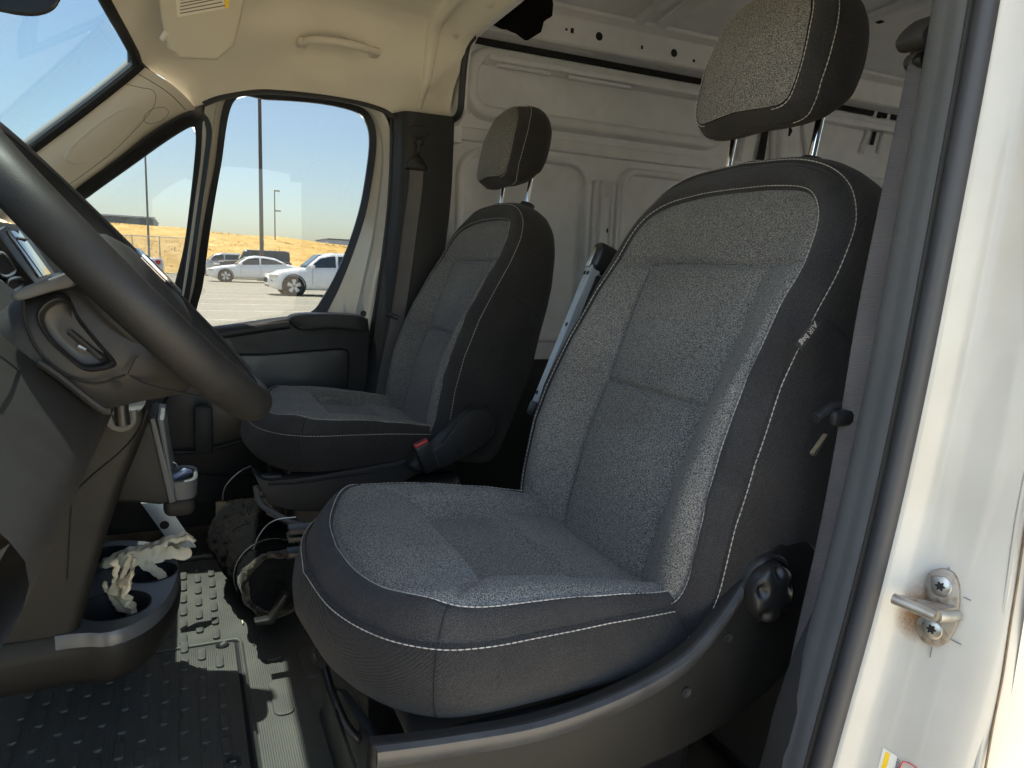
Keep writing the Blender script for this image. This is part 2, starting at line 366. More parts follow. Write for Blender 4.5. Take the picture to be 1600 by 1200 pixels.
    rings.append(np.repeat(back_map(0., .77, -.10)[None], 140, 0))
    hs = MB().grid(np.array(rings), cv=True, flip=True).build('headrest_side', M['side'], hr, sharp=0)
    q = offset(HI, .0035); P = back_map(q[:, 1], q[:, 0], hi_d+(ho_d-hi_d)*.14+.0028); dashes(P[14:-14], 'stitching', M['thread'], hr)
    q = offset(HO, .004); P = back_map(q[:, 1], q[:, 0], ho_d+(dbk-ho_d)*.04+.0008); dashes(P[14:-14], 'stitching', M['thread'], hs)
    for sg in (1, -1):
        MB().tube([back_map(sg*.092-.016, s, -.098+.16*(s-.60)) for s in np.linspace(.52, .74, 8)], .0062, 14).build('headrest_post', M['chrome'], rt)
        mb = MB(); c = back_map(sg*.092-.016, .607, -.100); mb.lathe([(.0075, .006), (.012, .0065), (.019, .004), (.0205, 0), (.0205, -.012)], c, BU, 24); mb.build('post_sleeve', M['plastic_blk'], rt)
    # ---- cushion; loops hold (x, y)
    CI = loop_from_half([(-.150, 0), (-.150, .12), (-.145, .185), (-.10, .209), (0, .222), (.1, .228), (.165, .226), (.204, .206), (.234, .160), (.256, .085), (.263, 0)], n)
    CO = loop_from_half([(-.172, 0), (-.172, .13), (-.166, .203), (-.11, .224), (0, .240), (.1, .249), (.165, .249), (.211, .235), (.257, .188), (.290, .110), (.304, 0)], n)
    zco = lambda x: np.interp(x, [-.18, -.10, 0, .1, .2, .31], [.405, .421, .431, .436, .438, .436])
    def z_in(x, y):
        a = np.abs(y)
        e = np.interp(x, [-.16, -.10, -.03, .05, .12, .20, .235, .27], [.420, .432, .448, .459, .466, .472, .469, .458])
        ky = np.interp(x, [-.15, -.025, .12], [.175, .172, .148])
        ins = (1-sm(a, ky-.022, ky+.008))*sm(x, -.032, -.008)*(1-sm(x, .102, .126))
        rear = (1-sm(a, ky-.03, ky+.012))*(1-sm(x, -.035, -.005))
        v = e-.034*ins-.020*rear+.006*sm(a, .14, .20)-.007*sm(a, .20, .232)
        v = v+.004*np.cos(np.clip(y/.15, -1, 1)*math.pi/2)*ins*np.sin(np.clip((x+.025)/.145, 0, 1)*math.pi)
        v = v-.010*groove(x-.120, .0065)*(1-sm(a, .145, .155))-.009*groove(x+.025, .0065)*(1-sm(a, .165, .18))
        v = v-.009*groove(a-ky, .0065)*sm(x, -.05, -.02)*(1-sm(x, .118, .124))
        dg = np.abs((a-.150)-(x-.120)*.95)/1.38; v = v-.006*groove(dg, .007)*sm(x, .115, .125)*(1-sm(x, .165, .185))
        return v+soft(x, y, 14, .0014, 26)
    rings = []; c1 = A([.05, 0])
    for k in np.concatenate([[.004], np.linspace(.02, 1, 84)]):
        q = c1+(CI-c1)*k; zz = z_in(q[:, 0], q[:, 1])-.004*groove((1-k)*.22, .006); rings.append(np.stack([q[:, 0], q[:, 1], zz], 1))
    cu = MB().grid(np.array(rings), cv=True).build('cushion_centre', M['insert'], rt, sharp=0)
    zi = z_in(CI[:, 0], CI[:, 1]); zo = zco(CO[:, 0]); rings = []
    for f in np.linspace(0, 1, 12):
        q = CI+(CO-CI)*f; zz = zi+(zo-zi)*(f*.4+f*f*.6)+.0045*math.sin(math.pi*f)+pucker(2*n, 6, .0005)*(groove(f-.18, .16)+groove(f-.85, .14))+soft(q[:, 0], q[:, 1], 19, .0012, 40)*math.sin(math.pi*f)-.004*groove(f*.04, .006)-.003*groove((1-f)*.04, .005)
        rings.append(np.stack([q[:, 0], q[:, 1], zz], 1))
    cb = MB().grid(np.array(rings), cv=True).build('cushion_border', M['border'], rt, sharp=0)
    rings = []; cprof = [(0, .003), (.003, .001), (.008, -.008), (.013, -.022), (.0155, -.038), (.0145, -.054), (.009, -.070), (-.002, -.083), (-.016, -.092), (-.05, -.096)]
    for o, dz in cprof:
        q = offset(CO, o+0*dz); ww_ = (soft(q[:, 0]+dz*2, q[:, 1], 23, .0018, 30)+pucker(2*n, 7, .0008)*groove(dz+.012, .02))*sm(-dz, .0, .02); q = q+(offset(CO, 1.0)-CO)*ww_[:, None]; rings.append(np.stack([q[:, 0], q[:, 1], zo+dz-.003], 1))
    cs = MB().grid(np.array(rings), cv=True).build('cushion_side', M['side'], rt, sharp=0)
    q = offset(CI, .0045); P = np.stack([q[:, 0], q[:, 1], zi+(zo-zi)*.07+.0020], 1); dashes(P[24:-24], 'stitching', M['thread'], cu)
    q = offset(CO, .0055); P = np.stack([q[:, 0], q[:, 1], zo-.0035], 1); dashes(P[24:-24], 'stitching', M['thread'], cs)
    q = offset(CO, -.006); P = np.stack([q[:, 0], q[:, 1], zo+.0025], 1); dashes(P[24:-24], 'stitching', M['thread_dark'], cb, r=.0006)
    for sg in (1, -1):
        i = int(np.argmin(np.abs(CO[:n, 0]-.209)+10*(CO[:n, 1] < .15))); i = i if sg > 0 else 2*n-i
        P = [A([*(CI[i]+(CO[i]-CI[i])*f), zi[i]+(zo[i]-zi[i])*(f*.4+f*f*.6)+.0045*math.sin(math.pi*f)+.0002]) for f in np.linspace(.05, .95, 8)]
        MB().tube(P, .0009, 5).build('seam', M['thread_dark'], cb)
        P = [A([*offset(CO, o+.0006)[i], zo[i]+dz-.003]) for o, dz in cprof[1:]]
        dashes(P, 'seam', M['thread_dark'], cs, step=.006, ln=.0052, r=.0011)
    # ---- sunken frame and pedestal under the cushion
    MB().rbox((.02, 0, .335), (.42, .40, .06), .012).build('seat_pan', M['plastic_blk'], rt)
    return rt

seat_d = make_seat(); seat_d.location = (0, .49, 0)
seat_p = copy_tree(seat_d); seat_p.location = (0, -.49, 0)
tag(seat_d, 'nearest charcoal cloth van seat with round recliner knob and airbag tag, driver side', 'seat', 'cloth van seats')
tag(seat_p, 'smaller looking cloth passenger seat beside the far door window', 'seat', 'cloth van seats')

# ------------------------------------------------------------------ extra fittings of the driver seat (seat coordinates)
def side_plate(parent, top, bot, y, thick, mt, name, bev=.006):
    P = [A([x, y, z]) for x, z in spline(top, 40)]+[A([x, y, z]) for x, z in spline(bot, 30)]
    return MB().prism(P, (0, -thick, 0), bev, 3).build(name, mt, parent, sharp=35)
top = [(.287, .372), (.25, .366), (.20, .360), (.1, .354), (0, .366), (-.08, .392), (-.13, .432), (-.17, .478), (-.205, .512), (-.25, .52), (-.285, .49)]
bot = [(-.30, .44), (-.285, .38), (-.24, .325), (-.17, .288), (-.07, .262), (.1, .245), (.28, .245), (.292, .30)]
tr = side_plate(seat_d, top, bot, .284, .016, M['plastic_base'], 'base_trim', .006)
# raised lip that runs along the top of the trim
ltop = [(.283, .366), (.20, .356), (.1, .349), (0, .360), (-.08, .385), (-.128, .424), (-.158, .462)]
P = spline(ltop, 50); G = []
for i, (x, z) in enumerate(P):
    f = i/49; wd = .0175
    G.append([(x, .2825, z+.004), (x, .2885, z+.001), (x, .2895, z-.003), (x, .2890, z-wd*.55), (x, .2855, z-wd), (x, .2825, z-wd-.001)])
MB().grid(np.array(G), flip=False).build('trim_lip', M['lip'], tr, sharp=30)
for x, z in ((-.143, .402), (-.087, .344), (.118, .345)):
    mb = MB().lathe([(.0001, .0045), (.0035, .0045), (.0052, .0052), (.0062, .0055), (.0066, .0048)], (x, .2812, z), (0, 1, 0), 16); mb.build('screw_plug', M['plastic'], tr)
# recliner knob with grip hollows
kc = A([-.194, .293, .457]); mb = MB(); G = []; K = 100
for r in list(np.linspace(.0004, .0290, 22))+[.0300, .0308, .0312, .0312]:
    row = []; base_h = .0165*math.sqrt(max(0, 1-(r/.0325)**4)) if r < .0295 else {.0300: .004, .0308: .0, .0312: -.01}.get(round(r, 4), -.01)
    for j in range(K):
        a = 2*math.pi*j/K; dent = sum(math.exp(-((((a-a0+math.pi) % (2*math.pi))-math.pi)/.27)**2) for a0 in [2*math.pi*i/5+.32 for i in range(5)])*math.exp(-((r-.0235)/.0060)**2)
        row.append((kc[0]+r*math.cos(a), kc[1]+base_h-.0085*dent*(r < .0295), kc[2]+r*math.sin(a)*1.24))
    G.append(row)
mb.grid(np.array(G), cv=True, flip=True).build('recliner_knob', M['plastic_blk'], seat_d, sharp=60)
mb = MB(); G = []
for r, h in [(.031, .004), (.034, .004), (.0375, -.002), (.039, -.016)]:
    G.append([(kc[0]-.006+r*math.cos(a), kc[1]-.008+h, kc[2]+r*1.22*math.sin(a)) for a in np.linspace(0, 2*math.pi, 48, endpoint=False)])
mb.grid(np.array(G), cv=True, flip=True).build('knob_collar', M['plastic_blk'], seat_d)
# airbag tag on the outboard seam, with its lettering
def seat_side_point(s, o): 
    return None
tg0 = A([-.2165, .2850, .7680]); tgu = _n(A([-.206, .285, .757])-A([-.224, .285, .779])); tgb = _n(A([-.8, .05, -.6])); tgb = _n(tgb-tgu*(tgb@tgu)); tgn = np.cross(tgu, tgb); tgn = tgn if tgn[1] > 0 else -tgn
mb = MB(); c = tg0+tgn*.003
mb.add([c+tgu*a*.019+tgb*b*.0055+tgn*e*.0006 for a in (-1, 1) for b in (-1, 1) for e in (-1, 1)], [(0, 1, 3, 2), (4, 6, 7, 5), (0, 4, 5, 1), (2, 3, 7, 6), (0, 2, 6, 4), (1, 5, 7, 3)])
atag = mb.build('airbag_tag', M['border'], seat_d, smooth=False)
def text(name, body, size, origin, xdir, ydir, mt, parent, extrude=.0002, bold=0.0, align='LEFT'):
    c = bpy.data.curves.new(name, 'FONT'); c.body = body; c.size = size; c.extrude = extrude; c.offset = bold; c.align_x = align; c.resolution_u = 3
    tmp = bpy.data.objects.new(name+'_tmp', c); COL.objects.link(tmp); dg = bpy.context.evaluated_depsgraph_get(); dg.update()
    me = bpy.data.meshes.new_from_object(tmp.evaluated_get(dg)); bpy.data.objects.remove(tmp); bpy.data.curves.remove(c)
    x = _n(A(xdir, float)); y = A(ydir, float); y = _n(y-x*(x@y)); z = np.cross(x, y); Rm = np.stack([x, y, z], 1)
    co = np.empty(len(me.vertices)*3); me.vertices.foreach_get('co', co); co = co.reshape(-1, 3)@Rm.T+A(origin, float); me.vertices.foreach_set('co', co.ravel()); me.update()
    me.materials.clear(); me.materials.append(mt); me.name = name
    o = bpy.data.objects.new(name, me); COL.objects.link(o)
    if parent is not None:
        o.parent = parent
        if parent.type == 'EMPTY' and parent.get('_w'): o.matrix_parent_inverse = Matrix.Translation(parent.location).inverted()
    return o
ydr = -tgb if np.cross(tgu, -tgb)@tgn > 0 else tgb
text('lettering', 'AIR', .0105, c+tgn*.0012-tgu*.0175-ydr*.0035, tgu, ydr, M['thread'], atag)
text('lettering', 'bag', .0105, c+tgn*.0012+tgu*.0005-ydr*.0035, tgu, ydr, M['thread'], atag, bold=.00018)
# folded armrest bar on the inboard side: bare steel channel with a black end
W2 = lambda p: A(p)-A([0, .49, 0])
a0 = W2(at(832, 640, Y=.13)); a1 = W2(at(935, 385, Y=.13)); ax = _n(a1-a0); ay = A([0, 1., 0]); az = _n(np.cross(ax, ay)); az = az if az[0] > 0 else -az
Rm = np.stack([ax, ay, az], 1); Lb = np.linalg.norm(a1-a0)
ar = MB()
ar.rbox(a0+ax*Lb*.46, (Lb*.92, .022, .006), .002, 2, Rm)
for sg in (1, -1): ar.rbox(a0+ax*Lb*.46+ay*sg*.0095-az*.010, (Lb*.92, .003, .020), .001, 1, Rm)
arm = ar.build('armrest_bar', M['alu'], seat_d)
for f, yo in ((.10, -.004), (.52, .004), (.835, -.006), (.835, .006)):
    MB().lathe([(.0001, .0036), (.0042, .0036), (.0046, .003)], a0+ax*Lb*f+ay*yo+az*.0002, az, 14).build('bolt_hole', M['black'], arm)
mb = MB(); c = a0+ax*Lb*.945-az*.022
mb.rbox(c, (Lb*.17, .034, .056), .014, 3, Rm); cap = mb.build('armrest_end', M['plastic_blk'], arm)
MB().rbox(a0+ax*Lb*.93+az*.0055, (Lb*.12, .013, .006), .003, 2, Rm).build('end_slot', M['steel'], arm)
MB().rbox(a0+ax*Lb*.45-az*.024, (Lb*.80, .028, .022), .006, 2, Rm).build('armrest_core', M['plastic_blk'], arm)
MB().rbox(a0+ax*Lb*.01-az*.014, (.03, .03, .04), .006, 2, Rm).build('armrest_pivot', M['plastic_blk'], arm)
# recliner bracket glimpsed between cushion and back
b0 = W2(at(835, 762, Y=.22)); b1 = W2(at(856, 735, Y=.22))
MB().tube([b0, b1], .006, 8).build('recliner_link', M['alu'], seat_d)
MB().rbox(W2(at(862, 768, Y=.25)), (.03, .012, .03), .004).build('recliner_bracket', M['steel'], seat_d)
# front of the pedestal: slide lever, cables, brackets
W3 = lambda *q: [A(p)-A([0, .49, 0]) for p in q]
MB().tube(spline(W3(at(508, 1046, X=.265), at(520, 1085, X=.262), at(540, 1130, X=.25), at(560, 1155, X=.235), at(585, 1172, X=.21)), 24), .0062, 10).build('slide_lever', M['plastic_blk'], seat_d)
MB().tube(spline(W3(at(490, 1015, X=.262), at(502, 1040, X=.262), at(515, 1080, X=.262), at(535, 1140, X=.26), at(556, 1200, X=.25)), 20), .0022, 6).build('cable', M['plastic_blk'], seat_d)
MB().rbox(W3(at(493, 1025, X=.258))[0], (.012, .014, .024), .003).build('cable_clip', M['plastic_blk'], seat_d)
P = W3(at(510, 1075, X=.235), at(530, 1080, X=.235), at(600, 1180, X=.235), at(620, 1240, X=.235), at(440, 1260, X=.235), at(470, 1160, X=.235), at(495, 1120, X=.235))
MB().prism(P, (-.012, 0, 0), .004).build('pedestal_bracket', M['plastic_blk'], seat_d)
MB().rbox((.0, 0, .155), (.36, .42, .31), .03, 3).build('pedestal', M['plastic_blk'], seat_d)
MB().tube(spline(W3(at(542, 1105, X=.20), at(553, 1130, X=.20), at(560, 1160, X=.2)), 12), .005, 8).build('spring_rod', M['steel'], seat_d)

# passenger seat: inboard trim with rounded recliner cover, belt buckle, lower box
yS = .262; yC = .302
def pl(px, py, y=yS): q = at(px, py, Y=-.49+y); return (q[0], q[2])
out = [pl(*q, yC) for q in [(655, 738), (640, 728), (660, 712), (690, 690), (712, 660), (730, 640), (752, 634), (772, 642), (778, 662), (770, 685), (745, 706), (715, 722), (680, 738)]]
P = [A([x, yC, z]) for x, z in spline(out, 60, closed=True)]
rc = MB().prism(P, (0, -.05, 0), .009, 3).build('recliner_cover', M['plastic'], seat_p, sharp=35)
lip = [pl(*q, yC) for q in [(690, 692), (712, 662), (730, 643), (752, 638), (770, 646), (774, 664), (766, 684)]]
MB().tube([A([x, yC-.001, z]) for x, z in spline(lip, 30)], .0035, 8).build('cover_rim', M['plastic_base'], rc)
MB().lathe([(.0001, .003), (.005, .003), (.0062, .001)], A([pl(718, 706, yC)[0], yC, pl(718, 706, yC)[1]]), (0, 1, 0), 14).build('bolt', M['plastic_blk'], rc)
topp = [pl(*q) for q in [(395, 738), (418, 752), (470, 748), (560, 733), (650, 716)]]; botp = [pl(*q) for q in [(655, 740), (560, 790), (478, 800), (420, 790)]]
b = side_plate(seat_p, topp, botp, yS-.004, .05, M['plastic'], 'base_trim', .006)
MB().tube([A([x, yS-.004, z]) for x, z in spline([pl(*q) for q in [(420, 757), (470, 754), (560, 741), (652, 722)]], 24)], .0035, 8).build('trim_lip', M['plastic_base'], b)
MB().rbox((.02, .0, .22), (.44, .46, .17), .03, 3).build('seat_box', M['plastic_blk'], seat_p)
MB().rbox((.0, 0, .07), (.36, .42, .14), .02, 2).build('pedestal', M['plastic_blk'], seat_p)
bk0 = at(676, 735, Y=-.172)-A([0, -.49, 0]); bk1 = at(658, 694, Y=-.172)-A([0, -.49, 0]); ax = _n(bk1-bk0); ay = A([0, 1., 0]); az = np.cross(ax, ay); Rm = np.stack([ax, ay, az], 1); Lk = np.linalg.norm(bk1-bk0)
bu = MB().rbox((bk0+bk1)/2, (Lk, .022, .040), .005, 3, Rm).build('belt_buckle', M['plastic_blk'], seat_p)
MB().rbox(bk1+ax*.001, (.012, .016, .034), .003, 2, Rm).build('release_button', M['red'], bu)
MB().box(bk1+ax*.0075+ay*.004, (.001, .004, .026), Rm).build('buckle_slot', M['black'], bu, smooth=False)

# ------------------------------------------------------------------ ground under and around the van
GZ = -.45
# ------------------------------------------------------------------ van body (one thing, many parts)
van = root('cargo_van', 'white cargo van body with beige headliner, open driver doorway and bare cargo walls', 'van', (0, 0, GZ))
# floor pan
M['plywood'] = mat('cargo_floor_liner', (.045, .042, .038), .7, noise=(6, .2))
MB().rbox((-1.2, 0, -.035), (4.1, 1.94, .05), .01).build('floor_pan', M['plastic_blk'], van)
MB().rbox((-1.86, 0, .0), (2.9, 1.9, .02), .005).build('cargo_floor', M['plywood'], van)
# headliner: cross sections from the passenger door top over to the driver door top
def head_section(x):
    h = sm(x, -.36, -.27)                      # the hoop at the rear is lower and squarer
    zt = 1.512+.050*h-.02*sm(x, .05, .40)-.034*sm(x, .17, .26); ze = np.interp(x, [-.37, -.2, 0, .2, .36, .45, .56], [1.302, 1.300, 1.326, 1.323, 1.285, 1.275, 1.335])
    half = [(-.945, ze), (-.935, ze+.006), (-.915, ze+.05), (-.885+.03*h, ze+.10), (-.835+.02*h, zt-.075), (-.79, zt-.022), (-.70, zt-.002), (-.5, zt+.008), (-.25, zt+.013), (0, zt+.014)]
    s = spline(half, 30); full = np.vstack([s, (s*A([-1, 1]))[-2::-1]])
    return np.array([(x, y, z) for y, z in full])
xs = np.concatenate([np.linspace(-.365, -.20, 14), np.linspace(-.17, .30, 18)])
wsE = spline(ats([(-60, 325), (0, 278), (50, 240), (130, 180), (200, 125), (224, 104)], Y=-.87), 30)      # windscreen edge
quE = spline(ats([(20, 350), (70, 322), (118, 292), (180, 246), (228, 206), (270, 182), (304, 167)], Y=-.955), 30)   # edge on the quarter frame
top_edge = spline([wsE[-1]+A([.004, 0, .004]), at(216, 88, Y=-.84), at(196, 50, Y=-.72), at(176, 14, Y=-.58), A([.60, -.40, 1.415]), A([.612, 0, 1.425])], 30)
def front_boundary():
    j = [quE[-1]+(wsE[-1]-quE[-1])*t+A([0, 0, .012])*math.sin(math.pi*t) for t in np.linspace(0, 1, 10)]
    h = np.vstack([j, top_edge[1:]+A([-.006, 0, .004])]); k = len(h)
    d = np.concatenate([[0], np.cumsum(np.linalg.norm(np.diff(h, axis=0), axis=1))]); u = np.linspace(0, 1, 30)*d[-1]
    s = np.stack([np.interp(u, d, h[:, i]) for i in range(3)], 1); return np.vstack([s, (s*A([1, -1, 1]))[-2::-1]])
G = [head_section(x) for x in xs]; FB = front_boundary(); last = G[-1]
for t in np.linspace(0, 1, 16)[1:]:
    w1 = t*t*(3-2*t)*.35+t*.65; r = last+(FB-last)*w1; bul = math.sin(math.pi*t)
    r = r+A([0, 0, 1.])*bul*.030*np.clip((np.abs(np.linspace(-1, 1, len(r)))-1)*-3, 0, 1)[:, None]; G.append(r)
G0 = [g*1.0 for g in G]
# recess above the passenger door for the grab handle
for g in G0:
    for p in g:
        dx, dz = (p[0]-.035)/.16, (p[2]-1.430)/.050
        e = max(0, 1-dx*dx-dz*dz); e = e*e*(3-2*e)
        if abs(p[1]) > .6: p[1] += (-.038 if p[1] < 0 else .038)*e; p[2] += .016*e
hl = MB().grid(np.array(G0)).build('headliner', M['headliner'], van, sharp=0)
for sg_ in (1, -1): MB().grid(np.array([[g[0]*A([1, sg_, 1])+A([0, -sg_*a_, b_]) for a_, b_ in ((-.004, .002), (.010, .001), (.05, .006), (.11, .03))] for g in G0]), flip=sg_ < 0).build('door_header', M['white'], van)
# hoop rib in front of the rear lip
P = [A([-.262, y, z-.002]) for y, z in [(q[1], q[2]) for q in head_section(-.262)[1:-1]]]; rr_ = .024*sm(np.minimum(np.arange(len(P)), len(P)-1-np.arange(len(P))), -6, 9)
MB().tube(P, rr_, 12).build('hoop_rib', M['headliner'], hl)
for px, py in ((713, 55), (765, 6)):
    q = at(px, py, X=-.325); MB().lathe([(.0001, .004), (.010, .004), (.013, .002)], q, (.2, .35, -.9), 16).build('trim_clip', M['beige'], hl)
# roof skin over the cab
G = []
for g_ in G0[::3]+[G0[-1]]:
    g = g_*A([1, 1.03, 1]); g[:, 2] += .06; g[:, 0] += .02*(g[:, 0] > .3); g[0][2] -= .05; g[-1][2] -= .05; G.append(g)
MB().grid(np.array(G), flip=True).build('cab_roof', M['white'], van, sharp=0)
hsec = head_section(-.365); MB().grid(np.array([[(-.372, y*1.0, z+.02) for _, y, z in hsec], [(-.372, y*1.06, 1.74+.12*(1-min(1, abs(y/.98))**2.2)) for _, y, z in hsec]])).build('roof_step', M['white'], van)
for sg_ in (1, -1): MB().box((-.39, sg_*1.0, 1.50), (.05, .12, .52)).build('roof_step', M['cargo'], van, smooth=False)
# rubber seal round the rear lip of the headliner
P = [A([-.372, y, z]) for y, z in [(-.945, 1.300), (-.925, 1.302), (-.87, 1.305), (-.842, 1.325), (-.836, 1.36), (-.828, 1.42), (-.815, 1.47), (-.795, 1.503), (-.75, 1.515)]]
MB().tube(spline(P, 40), .011, 10).build('hoop_seal', M['rubber'], van)
# sun visor with its printed label
vis = root('sun_visor', 'beige passenger sun visor with a printed warning label, folded against the headliner', 'sun visor', (.4, -.5, 1.35))
Pv = ats([(243, -40), (252, 30), (262, 74), (274, 80), (279, 88), (340, 91), (366, 70), (376, 30), (388, -40)], Y=-.5)
n0 = _n(np.cross(Pv[4]-Pv[1], Pv[7]-Pv[1])); c0 = A(Pv[1]); nv = _n(A([.0, 1., -.25]))
Pv = [p-A([0, 1, 0])*(((p-c0)@nv)/nv[1]) for p in Pv]
MB().prism(Pv, -nv*.02, .006, 3).build('visor_board', M['visor'], vis, sharp=35)
def on_visor(px, py, o=.0007): d = ray(px, py); return CAM+d*(((c0-CAM)@nv)/(d@nv))+nv*o
L4 = [on_visor(*q) for q in [(272, -30), (277, 27), (358, 12), (358, -40)]]
lab = MB().prism([p for p in L4], -nv*.0005).build('label', M['label'], vis, smooth=False)
for i in range(9):
    f = i/10; a = on_visor(281+i*.2, 21-5.2*i, .0016); b = on_visor(352-(i % 3)*5, 8.5-5.2*i, .0016)
    u = b-a; wv = _n(np.cross(nv, u))*.0011; MB().add([a-wv, b-wv, b+wv, a+wv], [(0, 1, 2, 3)]).build('printed_line', M['ink'], lab, smooth=False)
a, b2, c2, d2 = [on_visor(*q, .0012) for q in [(348, -30), (351, 13.5), (357.6, 12.3), (357.6, -32)]]
MB().add([a, b2, c2, d2], [(0, 1, 2, 3)]).build('yellow_edge', M['yellow'], lab, smooth=False)
MB().tube([on_visor(254, 62, -.012), on_visor(262, 50, -.004)], .008, 10).build('visor_clip', M['beige'], vis)
# grab handle
gh = [at(474, 66, Y=-.815), at(490, 62, Y=-.79), at(530, 66, Y=-.775), at(565, 74, Y=-.78), at(588, 82, Y=-.805)]
ghr = root('grab_handle', 'beige grab handle on the headliner above the far door', 'grab handle', tuple(gh[2]))
MB().tube(spline(gh, 24), np.concatenate([np.linspace(.008, .011, 6), np.full(12, .011), np.linspace(.011, .008, 6)]), 10).build('grip', M['beige'], ghr)
for q in (gh[0], gh[-1]): MB().rbox(A(q)+A([0, -.02, .004]), (.03, .05, .022), .008, 3).build('handle_mount', M['beige'], ghr)

# ---- passenger side A pillar trim, quarter window, windscreen (mirrored for the driver side)
def lerp_rows(a, b, n): return [a+(b-a)*t for t in np.linspace(0, 1, n)]
G = []
for t in np.linspace(0, 1, 12):
    r = wsE+(quE-wsE)*t; r = r+A([-.012, .020, .0])*math.sin(math.pi*t); G.append(r)
G = np.array(G); GX = np.concatenate([G[:1]+A([.010, -.030, .012]), G, G[-1:]+A([-.002, -.045, -.018])])
MB().grid(GX+A([.03, -.045, .02])).build('a_pillar_body', M['white'], van, sharp=0); MB().grid((GX+A([.03, -.045, .02]))*A([1, -1, 1]), flip=True).build('a_pillar_body', M['white'], van, sharp=0)
pil = MB().grid(GX).build('a_pillar_trim', M['beige'], van, sharp=0)
MB().grid(G*A([1, -1, 1]), flip=True).build('a_pillar_trim', M['beige'], van, sharp=0)
def on_pil(u, v):                                   # u along 0..1, v across 0..1
    i = min(max(u, 0), .999)*29; j = min(max(v, 0), .999)*11; i0, j0 = int(i), int(j); fi, fj = i-i0, j-j0
    return (G[j0, i0]*(1-fi)+G[j0, i0+1]*fi)*(1-fj)+(G[j0+1, i0]*(1-fi)+G[j0+1, i0+1]*fi)*fj
nA = _n(np.cross(G[6, 20]-G[6, 10], G[8, 15]-G[4, 15])); nA = nA if nA[1] > 0 else -nA
# oval dished panel and its parting line
rings = []
for r, o in [(1.05, -.001), (1.02, .0022), (.97, .0030), (.92, .0022), (.86, -.0005+.0015), (.80, .0012), (.4, .0012), (.01, .0012)]:
    rings.append([on_pil(.61+.20*r*np.sign(math.cos(a))*abs(math.cos(a))**.75, .50+.25*r*np.sign(math.sin(a))*abs(math.sin(a))**.75)+nA*(o+.0006) for a in np.linspace(0, 2*math.pi, 48, endpoint=False)])
MB().grid(np.array(rings), cv=True, flip=True).build('dished_panel', M['beige'], pil, sharp=0)
MB().tube([on_pil(u, v)+nA*.0002 for u, v in spline([(.88, .0), (.90, .2), (.92, .38), (.86, .60), (.74, .78), (.58, .86), (.40, .87), (.30, .86)], 40)], .0009, 5).build('parting_line', M['ink'], pil)
MB().tube([on_pil(.83+.06*math.cos(a), .80+.16*math.sin(a))+nA*.0003 for a in np.linspace(0, 2*math.pi, 30, endpoint=False)], .0007, 5, closed=True).build('screw_cover', M['ink'], pil)
MB().tube([on_pil(.955, v)+nA*.0003 for v in np.linspace(.02, .98, 12)], .0012, 5).build('joint_line', M['ink'], pil)
# dark frit along the windscreen edge, then the glass
rowE = wsE[::-1]
fr = MB(); fr.tube(wsE+A([.006, .002, .006]), .013, 8); fr.tube(top_edge+A([.008, 0, .001]), .013, 8)
TE2 = np.vstack([top_edge, (top_edge*A([1, -1, 1]))[-2::-1]]); MB().grid(np.array([TE2+A([-.004, 0, .016]), TE2+A([-.002, 0, .008]), TE2+A([.012, 0, .004]), TE2+A([.03, 0, .02]), TE2+A([.0, 0, .07])]), flip=True).build('header_body', M['black'], van)
fr.tube((wsE+A([.006, .004, .004]))*A([1, -1, 1]), .010, 8); fr.tube((top_edge+A([.008, 0, -.002]))*A([1, -1, 1]), .010, 8)
fr.build('windscreen_frit', M['black'], van)
# windscreen sheet: rows from header to cowl
G2 = []
bot_y = np.linspace(-.87, .87, 25)
full_top = np.vstack([wsE[-1:], top_edge, (top_edge*A([1, -1, 1]))[::-1], wsE[-1:]*A([1, -1, 1])]); full_top = poly_res(full_top, 25)
bot = np.array([(1.06+.08*(1-(y/.87)**2), y, .80) for y in bot_y])
for t in np.linspace(0, 1, 14): G2.append(full_top+(bot-full_top)*t+A([.012, 0, 0]))
MB().grid(np.array(G2)).build('windscreen', M['wsglass'], van, sharp=0)
for c_, sz in ((at(222, 102, Y=-.94), (.07, .05, .07)), (at(314, 166, Y=-1.02), (.07, .05, .06)), (at(601, 176, Y=-1.01), (.08, .05, .08))):
    for sg_ in (1, -1): MB().rbox(A(c_)*A([1, sg_, 1]), sz, .01).build('corner_filler', M['plastic_blk'], van)
# quarter window: black frame and glass
def frame_loops(loops, name, mt, parent, close=True, flip=False):
    return MB().grid(np.array(loops), cv=True, flip=flip).build(name, mt, parent, sharp=35)
qi_px = [(136, 308), (200, 262), (262, 218), (298, 197), (306, 203), (307, 230), (299, 310), (288, 390), (270, 462), (255, 540), (100, 540), (100, 340)]
qo_px = [(112, 300), (180, 250), (245, 200), (296, 173), (318, 176), (331, 200), (326, 250), (312, 350), (300, 440), (288, 520), (285, 600), (40, 600), (60, 345)]
qi = spline(ats(qi_px, Y=-.985), 120, closed=True); qo = spline(ats(qo_px, Y=-.955), 120, closed=True)
def align(a, b):
    k = min(range(0, len(b)), key=lambda s: np.linalg.norm(a-np.roll(b, -s, 0), axis=1).sum()); return np.roll(b, -k, 0)
qo = align(qi, qo)
frame_loops([qo+A([0, -.03, 0]), qo, qo+(qi-qo)*.35+A([0, .006, 0]), qo+(qi-qo)*.8+A([0, .004, 0]), qi+A([0, .004, 0]), qi], 'quarter_window_frame', M['plastic_blk'], van, flip=True)
MB().tube(qi+A([0, .004, 0]), .0035, 6, closed=True).build('quarter_window_seal', M['rubber'], van)
MB().prism(list((qi+(qi-qi.mean(0))*.01)[::3]), (0, -.004, 0)).build('quarter_window_glass', M['glass'], van, smooth=False)
